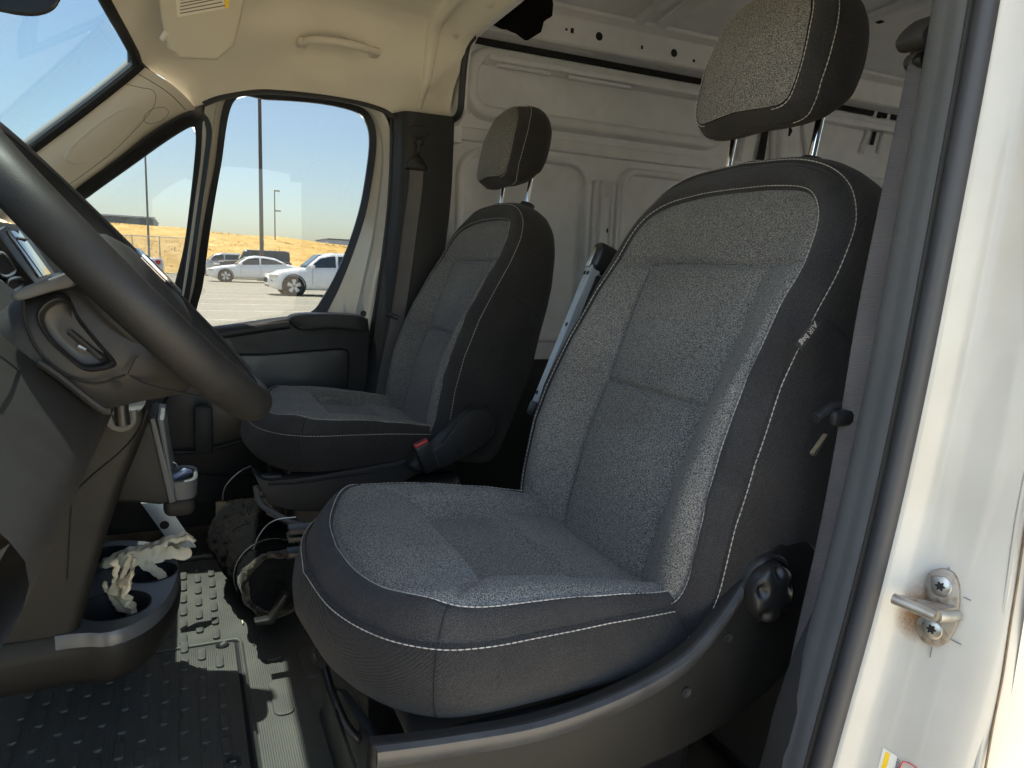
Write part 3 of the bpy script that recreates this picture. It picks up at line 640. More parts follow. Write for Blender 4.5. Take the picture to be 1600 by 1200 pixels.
# mirrored blank body sides so that the cab is closed on the driver's side above the doorway
MB().grid(np.array([[head_section(x)[-1], head_section(x)[-1]+A([0, .03, .03])] for x in xs])).build('roof_gutter', M['white'], van)

# ------------------------------------------------------------------ passenger door
door = root('side_door_assembly', 'closed far van door, white frame around its window and black trim panel', 'door', (.1, -.96, 0))
wi_px = [(366, 158), (420, 156), (500, 162), (556, 175), (572, 192), (577, 222), (572, 270), (562, 325), (545, 380), (525, 428), (506, 462), (488, 486), (450, 500), (380, 506), (308, 512), (318, 440), (330, 350), (345, 262)]
wm_px = [(356, 150), (420, 147), (502, 153), (562, 167), (582, 188), (588, 222), (582, 275), (571, 335), (553, 392), (535, 438), (520, 470), (500, 500), (450, 520), (380, 526), (292, 530), (305, 440), (318, 350), (335, 262)]
wo_px = [(330, 146), (420, 138), (505, 143), (575, 158), (604, 182), (612, 222), (611, 300), (604, 380), (597, 440), (588, 500), (580, 580), (568, 680), (450, 780), (340, 780), (250, 700), (270, 560), (290, 420), (312, 262)]
wi = spline(ats(wi_px, Y=-1.0), 160, closed=True); wm = align(wi, spline(ats(wm_px, Y=-.985), 160, closed=True)); wo = align(wi, spline(ats(wo_px, Y=-.957), 160, closed=True))
frame_loops([wo+A([0, -.05, 0]), wo+A([0, -.004, 0]), wo+(wm-wo)*.06, wo+(wm-wo)*.35+A([0, .004, 0]), wo+(wm-wo)*.55+A([0, .003, 0]), wo+(wm-wo)*.62+A([0, -.006, 0]), wm+A([0, -.004, 0])], 'door_frame', M['white'], door, flip=True)
frame_loops([wm+A([0, -.006, 0]), wm+A([0, .004, 0]), wm+(wi-wm)*.5+A([0, .004, 0]), wi+A([0, .004, 0]), wi+A([0, -.008, 0])], 'window_seal', M['plastic_blk'], door, flip=True)
MB().prism(list((wi+(wi-wi.mean(0))*.01)[::4]), (0, -.004, 0)).build('window_glass', M['glass'], door, smooth=False)
# trim panel
YT = -.915
tp_px = [(240, 535), (330, 516), (380, 510), (430, 500), (455, 496), (576, 498), (579, 530), (577, 580), (571, 640), (556, 760), (300, 790), (230, 760)]
P = ats(tp_px, Y=YT)
pan = MB().prism(P, (0, -.05, 0), .010, 3).build('trim_panel', M['plastic'], door, sharp=35)
# rolled top edge that rises to the rear, then the soft armrest cap
def roll(pts, Y0, name, mt, parent, r=.02, sq=1.0, n=40, yoff=0):
    C3 = spline(ats(pts, Y=Y0), n); return MB().tube(C3, r, 14).build(name, mt, parent)
top_line = spline(ats([(235, 532), (330, 520), (380, 513), (420, 507), (452, 503)], Y=-.925), 30); G = []
for i, c in enumerate(top_line):
    G.append([c+A([0, -.06, .012]), c+A([0, -.03, .016]), c+A([0, 0, .012]), c+A([0, .014, .002]), c+A([0, .018, -.012]), c+A([0, .008, -.024]), c+A([0, -.01, -.026])])
MB().grid(np.array(G), flip=True).build('window_ledge', M['plastic'], pan, sharp=0)
cap_o = spline(ats([(452, 500), (462, 492), (500, 490), (556, 492), (573, 498), (577, 512), (572, 518), (520, 514), (476, 516), (460, 511)], Y=-.885), 60, closed=True)
ctr = cap_o.mean(0); G = []
for sc, dy in [(.985, -.07), (1.0, -.03), (1.0, -.012), (.985, -.003), (.93, .004), (.7, .006), (.3, .006), (.01, .006)]:
    G.append(ctr+(cap_o-ctr)*sc+A([0, dy, 0]))
MB().grid(np.array(G), cv=True, flip=True).build('armrest_cap', M['plastic'], pan, sharp=50)
# raised lower bolster with pocket
bo_px = [(338, 562), (420, 553), (535, 545), (546, 552), (546, 580), (541, 640), (530, 720), (300, 740), (250, 640)]
P = spline(ats(bo_px, Y=YT+.018), 70, closed=True)
MB().prism(list(P), (0, -.02, 0), .008, 3).build('lower_bolster', M['plastic_blk'], pan, sharp=35)
sw = spline(ats([(340, 532), (358, 530), (363, 540), (365, 556), (350, 560), (340, 552)], Y=YT+.002), 30, closed=True)
MB().prism(list(sw), (0, .006, 0), 0).build('pull_recess', M['plastic_blk'], pan)
q = at(568, 490, Y=-.952); MB().lathe([(.0001, .005), (.007, .005), (.0095, .002), (.0098, 0)], q, (0, 1, 0), 18).build('rubber_stop', M['rubber'], door)
# outer skin of the door and the sill behind it
P = [A([x, -1.045, z]) for x, z in [(-.16, -.2), (-.13, .6), (.42, .61), (.78, .70), (.95, .55), (.95, -.2)]]
MB().prism(P, (0, .03, 0), .004).build('door_skin', M['white'], door, sharp=35)

M['sealer'] = mat('dirty_seam', (.16, .11, .06), .9, noise=(80, .4))
# ------------------------------------------------------------------ B pillars
def pillar(side, Xs, zs, zr, nm, trim_back):
    """cross sections stacked along z; Xs(z) is where the door seal runs"""
    s = side
    def sec(pts):
        G = []
        for z in zs: G.append([(Xs(z)+dx, s*Y, z) for dx, Y in pts])
        return np.array(G)
    fl = s < 0
    MB().grid(sec([(-.02, .945), (-.002, .953), (0.001, .957), (-.003, .961), (-.012, .968), (-.018, .973), (-.020, .978), (-.024, .99), (-.028, 1.01), (-.033, 1.032), (-.040, 1.046), (-.050, 1.054), (-.07, 1.058), (-.30, 1.062)]), flip=fl).build('b_pillar', M['white'], van, sharp=0)
    a = np.linspace(-.55*math.pi, .72*math.pi, 11)
    MB().grid(sec([(.000+.0125*math.cos(t), .9475+.0105*math.sin(t)) for t in a]), flip=fl).build('door_seal', M['rubber'], van, sharp=0)
    MB().grid(sec([(.003, .9395), (.0085, .9365), (.0092, .9345), (.006, .932)]), flip=fl).build('seal_lip', M['dash'], van, sharp=0)
    tm = MB().grid(sec([(-.004, .938), (.0045, .934), (.006, .929), (.002, .918), (-.003, .909), (-.0045, .904), (-.006, .896), (-.012, .885), (-.019, .878), (-.029, .874), (-.05, .872), (-.09, .870), (trim_back, .868), (trim_back-.012, .872), (trim_back-.016, .885), (trim_back-.016, .96)]), flip=fl)
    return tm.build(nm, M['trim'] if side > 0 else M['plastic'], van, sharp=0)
XsD = lambda z: float(np.interp(z, [-.2, 0, .2, .37, .56, .74, 1.07, 1.4], [-.045, -.055, -.083, -.116, -.157, -.180, -.206, -.214]))
XsP = lambda z: float(np.interp(z, [-.2, 0, .2, .39, .69, .9, 1.06, 1.25, 1.4], [-.02, -.03, -.05, -.085, -.142, -.168, -.184, -.186, -.186]))
zz = np.linspace(-.2, 1.40, 60)
def smooth_fn(f): 
    xs_ = np.linspace(-.3, 1.5, 200); ys_ = np.array([f(x) for x in xs_]); k = np.ones(21)/21; ys2 = np.convolve(np.pad(ys_, 10, 'edge'), k, 'valid'); return lambda z: float(np.interp(z, xs_, ys2))
XsD = smooth_fn(XsD); XsP = smooth_fn(XsP)
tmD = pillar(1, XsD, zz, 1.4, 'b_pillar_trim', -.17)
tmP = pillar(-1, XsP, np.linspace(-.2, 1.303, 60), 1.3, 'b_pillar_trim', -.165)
for sg_ in (1, -1): MB().grid(np.array([[(x, sg_*y, z) for x, y in ((-.20, 1.056), (-.30, 1.062), (-3.4, 1.062))] for z in (-.35, .6, 1.2, 1.45, 1.74)]), flip=sg_ < 0).build('body_side', M['white'], van)
MB().grid(np.array([[(-.17+.0*z, -.96, z), (-.17, -1.062, z), (-.42, -1.062, z)] for z in (1.15, 1.30, 1.45, 1.6)])).build('body_side', M['white'], van)
# door seal over the top of the passenger doorway
P = spline([A([XsP(1.15)+.004, -.944, 1.15]), A([XsP(1.22)+.004, -.942, 1.22])]+[A(q) for q in ats([(619, 190), (608, 178), (592, 170), (560, 161), (500, 151), (440, 145), (400, 144), (345, 153), (318, 163)], Y=-.938)], 60)
MB().tube(P, .0075, 8).build('door_seal', M['rubber'], van)
# lower flare of the driver's pillar trim
fl_px = [(1292, 900), (1268, 950), (1240, 1010), (1216, 1075), (1198, 1140), (1182, 1260), (1300, 1260), (1330, 1100), (1330, 950)]
P = spline(ats(fl_px, Y=.872), 60, closed=True); MB().prism(list(P), (0, .03, 0), .006, 2).build('pillar_flare', M['plastic'], van, sharp=35)
# passenger pillar details: label recess
P = ats([(640, 198), (668, 199), (668, 212), (641, 211)], Y=-.8675); MB().tube(spline(P, 40, closed=True), .0012, 5, closed=True).build('moulded_mark', M['plastic_blk'], tmP)
# striker on the driver's jamb
def jam(px, py, o=.0):
    """point on the curved face of the driver's door jamb behind a pixel, o metres in front of it"""
    d = ray(px, py)
    def gap(t):
        p = CAM+d*t; return 1.0 if p[1] < .9 else p[0]-(XsD(p[2])-np.interp(p[1], [.957, .961, .968, .973, .978, .99, 1.01, 1.032, 1.046, 1.054], [-.001, .003, .012, .018, .020, .024, .028, .033, .04, .05])+.0006+o)
    ts = np.linspace(.3, 1.2, 300); lo = ts[0]
    for t in ts:
        if gap(t) < 0: break
        lo = t
    hi = t
    for _ in range(24):
        mid_ = (lo+hi)/2
        if gap(mid_) < 0: hi = mid_
        else: lo = mid_
    return CAM+d*lo
XJ = float(jam(1470, 945)[0])+.002
st = root('door_striker', 'rusty steel door striker bolted with two star screws to the white pillar', 'door striker', tuple(at(1455, 945, X=XJ)))
jn = _n(np.cross(jam(1490, 940)-jam(1440, 945), jam(1470, 1000)-jam(1470, 900))); jn = jn if jn[0] > 0 else -jn; jc = jam(1468, 945)
def sj(px, py, o=0.0): d = ray(px, py); return CAM+d*(((jc+jn*o-CAM)@jn)/(d@jn))
M['rustmark'] = None
o1 = [(1452, 893), (1470, 888), (1488, 895), (1497, 915), (1497, 948), (1492, 958), (1496, 968), (1490, 985), (1477, 1004), (1462, 1010), (1444, 1005), (1433, 990), (1431, 972), (1440, 960), (1446, 945), (1444, 920), (1446, 905)]
base = MB().prism(list(spline([sj(*q, .0045) for q in o1], 60, closed=True)), -jn*.006, .0012, 2).build('striker_plate', M['rust'], st, sharp=35)
for px, py in ((1470, 916), (1456, 983)):
    c = sj(px, py, .0045); s1 = MB().lathe([(.0001, .0012), (.0078, .0016), (.0090, .0008), (.0095, -.001)], c, jn, 28).build('screw', M['steel'], base)
    e1 = _n(np.cross(jn, A([0, 0, 1.]))); e2 = np.cross(jn, e1); P = [c+jn*.0020+.0034*(1+.28*math.cos(6*a))*(e1*math.cos(a)+e2*math.sin(a)) for a in np.linspace(0, 2*math.pi, 36, endpoint=False)]
    MB().prism(P, -jn*.0006).build('star_recess', M['black'], s1, smooth=False)
def stain_mat():
    m = bpy.data.materials.new('rust_stain'); m.use_nodes = True; t = m.node_tree; L = t.links.new; b = t.nodes['Principled BSDF']; b.inputs['Base Color'].default_value = (.30, .15, .05, 1); b.inputs['Roughness'].default_value = .9
    tc = t.nodes.new('ShaderNodeTexCoord'); n1 = t.nodes.new('ShaderNodeTexNoise'); n1.inputs['Scale'].default_value = 420; n1.inputs['Detail'].default_value = 3; n2 = t.nodes.new('ShaderNodeTexNoise'); n2.inputs['Scale'].default_value = 45; n2.inputs['Detail'].default_value = 4
    at_ = t.nodes.new('ShaderNodeAttribute'); at_.attribute_name = 'fall'; L(tc.outputs['Object'], n1.inputs[0]); L(tc.outputs['Object'], n2.inputs[0])
    a1 = t.nodes.new('ShaderNodeMath'); a1.operation = 'ADD'; L(n2.outputs[0], a1.inputs[0]); L(n1.outputs[0], a1.inputs[1])
    a2 = t.nodes.new('ShaderNodeMath'); a2.operation = 'MULTIPLY'; L(a1.outputs[0], a2.inputs[0]); L(at_.outputs['Fac'], a2.inputs[1])
    mr = t.nodes.new('ShaderNodeMapRange'); mr.inputs[1].default_value = .10; mr.inputs[2].default_value = .85; mr.inputs[4].default_value = .78; L(a2.outputs[0], mr.inputs[0]); L(mr.outputs[0], b.inputs['Alpha']); return m
M['stain'] = stain_mat(); G_ = []; F_ = []
for i in range(25):
    for j in range(25):
        px, py = 1375+i*6.2, 850+j*8.2; G_.append(jam(px, py, .0004)); e = math.hypot((px-1455)/62, (py-950)/72); e2_ = math.hypot((px-1425)/38, (py-965)/42); F_.append(max(0, 1-e)*.75+max(0, 1-e2_)*.5)
so_ = MB().grid(np.array(G_).reshape(25, 25, 3)).build('rust_stain', M['stain'], st); at_ = so_.data.attributes.new('fall', 'FLOAT', 'POINT'); at_.data.foreach_set('value', F_)
tip, mid = sj(1396, 935, .034), sj(1462, 963, .034)
MB().tube(spline([tip, tip+(mid-tip)*.5, mid], 14), .0050, 12).build('striker_bar', M['steel'], st)
u0, u1 = sj(1497, 950, .003), sj(1444, 944, .003)
MB().prism([tip+A([0, 0, .0045]), mid+A([0, 0, .0048]), u0+A([0, 0, .001]), u1+A([0, 0, .002])], (0, 0, -.004), 0).build('striker_bracket', M['rust'], st, smooth=False)
ft = [mid, mid+(sj(1492, 962, .006)-mid)*.5, sj(1494, 962, .003)]; MB().tube(ft, .0056, 10).build('striker_foot', M['steel'], st)
# seam of the outer panel beyond the jamb
jp = [A([XsD(z)-.032, 1.0335, z]) for z in np.linspace(.0, .9, 30)]
sm_ = spline([jam(*q, .0002) for q in [(1618, 740), (1606, 800), (1598, 850), (1590, 905), (1578, 980), (1566, 1060), (1552, 1130), (1538, 1210)]], 30); MB().tube(sm_, .0011, 6).build('panel_seam', M['sealer'], van); MB().tube(sm_+A([.001, -.006, 0]), .0028, 8).build('panel_lip', M['white'], van)
# pen marks left around the striker when it was set
for a, b in (((1505, 933), (1517, 938)), ((1486, 999), (1502, 1007)), ((1456, 1011), (1453, 1027)), ((1482, 886), (1484, 892))):
    p, q = sj(*a, .0006), sj(*b, .0006); MB().tube([p, q], .0005, 5).build('pen_mark', M['ink'], st)
# labels at the foot of the jamb
lb = root('tyre_pressure_label', 'yellow and white printed label at the bottom of the white pillar', 'label', tuple(at(1380, 1190, X=-.12)))
for nm, mt_, q in (('white_sheet', 'label', [(1380, 1168), (1402, 1182), (1392, 1240), (1362, 1240)]), ('yellow_bar', 'yellow', [(1384, 1174), (1391, 1178), (1374, 1240), (1366, 1236)])):
    MB().add([jam(*x, .0004 if nm == 'yellow_bar' else 0) for x in q], [(0, 1, 2, 3)]).build(nm, M[mt_], lb, smooth=False)
p0_ = jam(1397, 1206, .0006); p1_ = jam(1402, 1184, .0006); text('lettering', '00031', .0055, p0_, p1_-p0_, A([-.1, -.9, 0.1])*-1, M['ink'], lb)
rl = [jam(*x, .0002) for x in [(1402, 1240), (1406, 1200), (1411, 1190), (1420, 1192), (1432, 1199), (1428, 1240)]]
lb2 = MB().tube(rl, .0006, 5).build('red_outlined_label', M['red_ink']); tag(lb2, 'red outlined warning label at the bottom edge of the white pillar', 'label')

# ------------------------------------------------------------------ seat belts
def belt(name, label, side, path, width_dir, wd, parts):
    r = root(name, label, 'seat belt', tuple(path[0]), 'seat belts on the door pillars'); C3 = spline(path, 50); T = np.gradient(C3, axis=0); W = A(width_dir, float); G = []
    for c, t in zip(C3, T):
        t = _n(t); wv = _n(W-t*(W@t)); nn = np.cross(t, wv); G.append([c+wv*wd*a+nn*b for a, b in [(-.5, -.0006), (-.47, .0008), (-.3, .0004), (-.18, .0010), (0, .0005), (.18, .0010), (.3, .0004), (.47, .0008), (.5, -.0006)]])
    web = MB().grid(np.array(G)).build('webbing', M['belt'], r, sharp=0); return r, web, C3
bd, web, c3 = belt('seat_belt', 'driver seat belt webbing hanging in front of the near grey pillar trim', 1, [A([-.262, .862, 1.085]), A([-.250, .858, .95]), A([-.232, .858, .80]), A([-.224, .858, .68]), A([-.214, .857, .56]), A([-.196, .853, .40]), A([-.175, .848, .20]), A([-.16, .845, .02])], (1, -.75, 0), .046, None)
P = spline(ats([(1437, 30), (1424, 36), (1408, 50), (1398, 66), (1400, 78), (1410, 84), (1440, 78)], Y=.848), 40); 
MB().prism(list(P), (0, .03, 0), .006, 2).build('guide_cover', M['dash'], bd, sharp=35)
P = spline(ats([(1440, 78), (1418, 86), (1410, 98), (1413, 110), (1424, 116), (1440, 112)], Y=.838), 30); MB().prism(list(P), (0, .02, 0), .005, 2).build('guide_loop', M['plastic_blk'], bd, sharp=35)
MB().tube(spline(ats([(1274, 654), (1300, 637), (1312, 637), (1340, 641)], Y=.838), 20), .0062, 10).build('belt_hook', M['plastic_blk'], bd)
MB().rbox(at(1325, 652, Y=.846), (.05, .012, .018), .005, 2).build('hook_base', M['plastic_blk'], bd)
MB().lathe([(.0001, .004), (.005, .004), (.0066, .001), (.0066, -.006)], at(1315, 668, Y=.838), (.4, -1, 0), 16).build('belt_stud', M['plastic_blk'], bd)
P = ats([(1284, 680), (1287, 677), (1270, 708), (1266, 711), (1265, 707)], Y=.80); MB().prism(P, (0, .006, 0)).build('belt_tongue', M['steel'], bd, sharp=30)
bpx = [(651, 262), (648, 300), (640, 360), (632, 420), (622, 490), (612, 540), (600, 600), (592, 650)]
bp_, web, c3 = belt('seat_belt', 'passenger seat belt hanging down the far black door pillar', -1, [at(*q, Y=-.853) for q in bpx], (1, 0, 0), .046, None)
c = at(652, 252, Y=-.845); P = [c+A([x, 0, z]) for x, z in [(.036, -.022), (.03, -.004), (.014, .014), (0, .019), (-.014, .014), (-.03, -.004), (-.036, -.022), (-.02, -.026), (.02, -.026)]]
MB().prism(list(spline(P, 40, closed=True)), (0, -.02, 0), .007, 3).build('belt_guide', M['plastic_blk'], bp_, sharp=40)
MB().lathe([(.0001, .012), (.008, .012), (.012, .006), (.012, -.01)], at(655, 222, Y=-.862), (0, 1, 0), 16).build('anchor_bolt', M['plastic_blk'], bp_)
MB().tube([at(655, 226, Y=-.855), at(654, 240, Y=-.85)], .006, 8).build('anchor_link', M['plastic_blk'], bp_)
MB().tube(spline([at(604, 491, Y=-.86), at(612, 493, Y=-.845), at(622, 497, Y=-.84)], 8), .007, 8).build('belt_hook', M['plastic_blk'], bp_)
MB().tube([at(617, 628, Y=-.80), at(630, 612, Y=-.80)], .005, 8).build('belt_end', M['alu'], bp_)

# ------------------------------------------------------------------ cargo compartment
YW = -.985
def wz(px, py): q = at(px, py, Y=YW); return q[0], q[2]
cw = MB().box((-1.85, YW-.03, .85), (3.0, .05, 1.75)).build('cargo_wall', M['cargo'], van, smooth=False)
MB().box((-1.85, YW+.0, .24), (2.95, .02, .52)).build('lower_liner', M['plastic_blk'], cw, smooth=False)
MB().box((-1.87, .985+.03, .85), (2.9, .05, 1.75)).build('cargo_wall', M['cargo'], van, smooth=False)
MB().box((-3.36, -.21, .85), (.03, 1.66, 1.80)).build('rear_door', M['cargo'], van, smooth=False)
for y_ in (-.95, .95): MB().rbox((-3.33, y_, .85), (.08, .10, 1.75), .02).build('rear_post', M['cargo'], van)
# front frame of the wall beside the pillar
def panel(pts, depth, bev, name='pressed_panel', mt=None, parent=cw, n=0, y0=YW-.0045):
    P = [A([x, y0, z]) for x, z in pts]
    return MB().prism(P, (0, depth, 0), 0).build(name, mt or M['cargo'], parent, sharp=35) if not bev else MB().prism([p+A([0, depth, 0]) for p in P], (0, -depth, 0), bev, 3).build(name, mt or M['cargo'], parent, sharp=35)
def rrect(x0, x1, z0, z1, r, k=6):
    out = []
    for cx, cz, a0 in ((x1-r, z1-r, 0), (x0+r, z1-r, 90), (x0+r, z0+r, 180), (x1-r, z0+r, 270)):
        for i in range(k+1):
            a = math.radians(a0+90*i/k); out.append((cx+r*math.cos(a), cz+r*math.sin(a)))
    return out
def ring_panel(x0, x1, z0, z1, r, wd, h, name, parent=cw, mt=None):
    """raised frame with a rounded opening"""
    o = [(a, b) for a, b in rrect(x0-wd, x1+wd, z0-wd, z1+wd, r+wd)]; i = [(a, b) for a, b in rrect(x0, x1, z0, z1, r)]
    o = A(o); i = A(i); Lp = []
    for f, d in [(0, -.002), (.12, h*.8), (.25, h), (.75, h), (.9, h*.7), (1, -.002)]:
        q = o+(i-o)*f; Lp.append([(x, YW-.004+d, z) for x, z in q])
    return MB().grid(np.array(Lp), cv=True, flip=True).build(name, mt or M['cargo'], parent, sharp=0)
sc = (1.383+.985)/(1.383+.92)
XW = lambda x: .437+(x-.437)*sc; ZW = lambda z: .828+(z-.828)*sc
# upper window pressing, belt crease, lower pressings with the upright channel between them
ring_panel(XW(-1.44), XW(-.455), ZW(1.362), ZW(1.497), .04, .05, .040, 'window_pressing')
ring_panel(XW(-2.75), XW(-1.82), ZW(1.30), ZW(1.50), .05, .05, .02, 'window_pressing')
for z, h in ((ZW(1.253), .012),):
    MB().rbox((XW(-1.05), YW, z+.012), (1.35, 2.6*h, .045), .010, 2).build('belt_crease', M['cargo'], cw)
ring_panel(XW(-.88), XW(-.42), ZW(.60), ZW(1.20), .07, .03, .020, 'lower_pressing')
ring_panel(XW(-1.75), XW(-1.06), ZW(.55), ZW(1.19), .04, .03, .020, 'lower_pressing')
for x in (-.925, -.955, -1.0, -1.025):
    MB().rbox((XW(x), YW+.004, ZW(.86)), (.013, .022, .62), .006, 2).build('upright_bead', M['cargo'], cw)
MB().rbox((XW(-.98), YW+.0, ZW(.86)), (.06, .012, .50), .005, 2).build('upright_channel', M['cargo'], cw)
MB().rbox((XW(-.985), YW+.0075, ZW(.985)), (.006, .003, .016), .001).build('slot', M['black'], cw)
for x, z in ((-.385, 1.28), (-.43, 1.345), (-.80, 1.335), (-1.2, 1.33)):
    MB().rbox((XW(x), YW+.005, ZW(z)), (.006, .012, .03), .002).build('weld_nib', M['cargo'], cw)
# small gutter ledge, primer smudged strip, dark gap, roof rail
x0, x1 = XW(-.46), XW(-2.9)
MB().rbox(((XW(-.47)+XW(-1.45))/2, YW+.034, ZW(1.500)), (XW(-.47)-XW(-1.45), .075, .020), .005).build('wall_gutter', M['cargo'], cw)
MB().rbox(((XW(-.50)+XW(-.70))/2, YW+.050, ZW(1.482)), (.20, .022, .012), .004).build('wall_gutter', M['cargo'], cw)
MB().rbox(((XW(-.76)+XW(-1.02))/2, YW+.050, ZW(1.482)), (.26, .022, .012), .004).build('wall_gutter', M['cargo'], cw)
MB().box(((-.39+x1)/2, YW+.003, ZW(1.573)), (abs(x1+.39), .012, .046)).build('roof_gap', M['black'], cw, smooth=False)
Yr = -.90
def rz(px, py): q = at(px, py, Y=Yr); return q
rail = MB(); G = []
zr0, zr1 = 1.60, 1.70
sec = [(YW-.02, 1.592), (YW+.03, 1.590), (Yr-.005, 1.594), (Yr+.003, 1.600), (Yr+.006, 1.612), (Yr+.006, 1.668), (Yr+.012, 1.680), (Yr+.030, 1.688), (Yr+.045, 1.692), (Yr+.05, 1.702)]
MB().grid(np.array([[(x, y, z) for y, z in sec] for x in np.linspace(-.40, -3.3, 8)]), flip=True).build('roof_rail', M['cargo'], cw, sharp=30)
for px, py, r in ((936, 57, .014), (1053, 83, .014)):
    q = at(px, py, Y=Yr+.006); MB().lathe([(.0001, .0012), (r, .0012)], q, (0, 1, 0), 20).build('rail_hole', M['black'], cw)
for px, py, a, b in ((885, 46, .008, .008), (894, 48, .012, .016), (1003, 74, .008, .012), (1084, 95, .01, .01), (890, 12, .01, .006)):
    q = at(px, py, Y=Yr+.006); MB().box(q, (a, .002, b)).build('rail_slot', M['black'], cw, smooth=False)
for px, py in ((915, 73), (1042, 98)):
    q = at(px, py, Y=Yr-.02); MB().rbox((q[0], Yr-.03, 1.5895), (.06, .02, .003), .001).build('rail_slot', M['cargo'], cw)
# cargo roof with bows
ys = np.linspace(-.86, .86, 25)
MB().grid(np.array([[(x, y, 1.705+.060*(1-abs(y/.86)**3)) for y in ys] for x in np.linspace(-.38, -3.35, 6)]), flip=True).build('cargo_roof', M['cargo'], van, sharp=0)
MB().grid(np.array([[(x, y, 1.74+.12*(1-abs(y/1.0)**2.2)) for y in np.linspace(-1.02, 1.02, 25)] for x in (-.36, -3.37)]), flip=False).build('roof_skin', M['white'], van, sharp=0)
MB().grid(np.array([[(x, y, z) for y, z in ((.94, 1.60), (.86, 1.70))] for x in (-.38, -3.35)])).build('roof_rail', M['cargo'], van)
for xb, wb_ in ((-1.03, .022), (-1.12, .022), (-1.78, .045), (-2.55, .045)):
    zb = lambda y: 1.690+.050*(1-abs(y/.86)**3)
    Gb = [[(xb-wb_, y, zb(y)+.03), (xb-wb_, y, zb(y)+.006), (xb-wb_*.7, y, zb(y)), (xb+wb_*.7, y, zb(y)), (xb+wb_, y, zb(y)+.006), (xb+wb_, y, zb(y)+.03)] for y in ys]
    MB().grid(np.array(Gb)).build('roof_bow', M['cargo'], van, sharp=30)
for py_ in (-.62, -.56, -.50): MB().rbox((-1.78, py_, 1.728), (.02, .02, .004), .001).build('bow_slot', M['black'], van)
# rear hoop between cab and cargo, plus the black felt tucked behind it
MB().prism([A([-.40, y, z]) for y, z in [(-.985, 1.28), (-.90, 1.30), (-.86, 1.33), (-.85, 1.45), (-.83, 1.50), (-.78, 1.525), (-.2, 1.535), (-.2, 1.80), (-.985, 1.74)]], (.022, 0, 0), .003).build('bulkhead_hoop', M['cargo'], van, sharp=35)
fp = [A([-.52, y, z]) for y, z in [(-.86, 1.60), (-.84, 1.57), (-.6, 1.575), (-.45, 1.60), (-.40, 1.75), (-.80, 1.72)]]
felt = MB(); Pf = ats([(772, 18), (800, 28), (828, 40), (846, 52), (852, 30), (864, 26), (866, -40), (780, -60)], Y=-.72)
MB().prism(list(poly_res(Pf, 40, True)+RNG.normal(0, .0015, (40, 3))*A([1, 0, 1])), (0, -.10, 0), .006, 2).build('felt_pad', M['felt'], van, sharp=40)
# openings seen further back on the wall
for pts in ([(1373, 103), (1400, 110), (1385, 127), (1357, 120)],):
    P = ats(pts, Y=YW+.004); MB().prism(P, (0, .001, 0)).build('wall_opening', M['black'], cw, smooth=False)
P = ats([(1330, 96), (1356, 97), (1352, 108), (1335, 118), (1325, 116)], Y=YW+.003); MB().prism(P, (0, .001, 0)).build('wall_opening', M['dash'], cw, smooth=False)
MB().prism(ats([(1227, 190), (1232, 186), (1238, 205), (1234, 213), (1222, 212), (1220, 206)], Y=YW+.004), (0, .001, 0)).build('wall_opening', M['black'], cw, smooth=False)
MB().prism(ats([(1194, 190), (1203, 190), (1194, 250), (1181, 250)], Y=YW+.006), (0, .001, 0)).build('panel_gap', M['black'], cw, smooth=False)
for a, b in (((1170, 190), (1155, 250)), ((1210, 188), (1206, 250)), ((1255, 190), (1262, 250)), ((1345, 240), (1382, 130)), ((1400, 128), (1372, 240))):
    p, q = at(*a, Y=YW+.002), at(*b, Y=YW+.002); MB().tube([p, q], .012, 8).build('upright_bead', M['cargo'], cw)
MB().tube([at(1374, 180, Y=YW+.004), at(1362, 226, Y=YW+.004)], .008, 8).build('slot', M['black'], cw)
MB().rbox((-2.2, YW+.02, 1.52), (1.6, .05, .03), .008).build('wall_gutter', M['cargo'], cw)
MB().rbox((-2.3, YW+.02, 1.20), (1.2, .05, .04), .008).build('belt_crease', M['cargo'], cw)

# ------------------------------------------------------------------ dashboard
dash = root('dashboard', 'dark grey dashboard with lower knee panel, console leg and cup holder', 'dashboard', (.75, .2, 0))
def loft_y(prof_fn, ys, name, mt, parent, flip=False, sharp=40, n=40):
    G = [[(x, y, z) for x, z in spline(prof_fn(y), n)] for y in ys]; return MB().grid(np.array(G), flip=flip).build(name, mt, parent, sharp=sharp)
# top pad and upper face
topf = lambda y: [(1.14, .80), (1.05, .865), (.90, .885), (.78, .88), (.715, .87), (.695, .845), (.690, .80), (.675, .70), (.655, .62), (.68, .58), (.80, .56)]
loft_y(topf, np.linspace(-.93, .93, 20), 'dash_top', M['dash'], dash, flip=True)
# lower knee panel in front of the driver
kn = lambda y: [(.66, .80), (.60, .745), (.556, .70), (.530, .668), (.522, .645), (.532, .615), (.56, .580), (.61, .54), (.68, .50), (.80, .47)]
kp = loft_y(kn, np.linspace(.30, .93, 14), 'knee_panel', M['dash'], dash, flip=True)
for pts in ([(0, 605), (20, 592), (62, 566)], [(-30, 548), (0, 556), (34, 582)]):
    MB().tube(ats(pts, X=.575), .0011, 5).build('panel_joint', M['black'], kp)
g = spline(ats([(60, 566), (95, 590), (130, 618), (160, 640), (174, 642)], Y=.57), 24); MB().tube(g, .0042, 8).build('shroud_edge', M['dash'], kp)
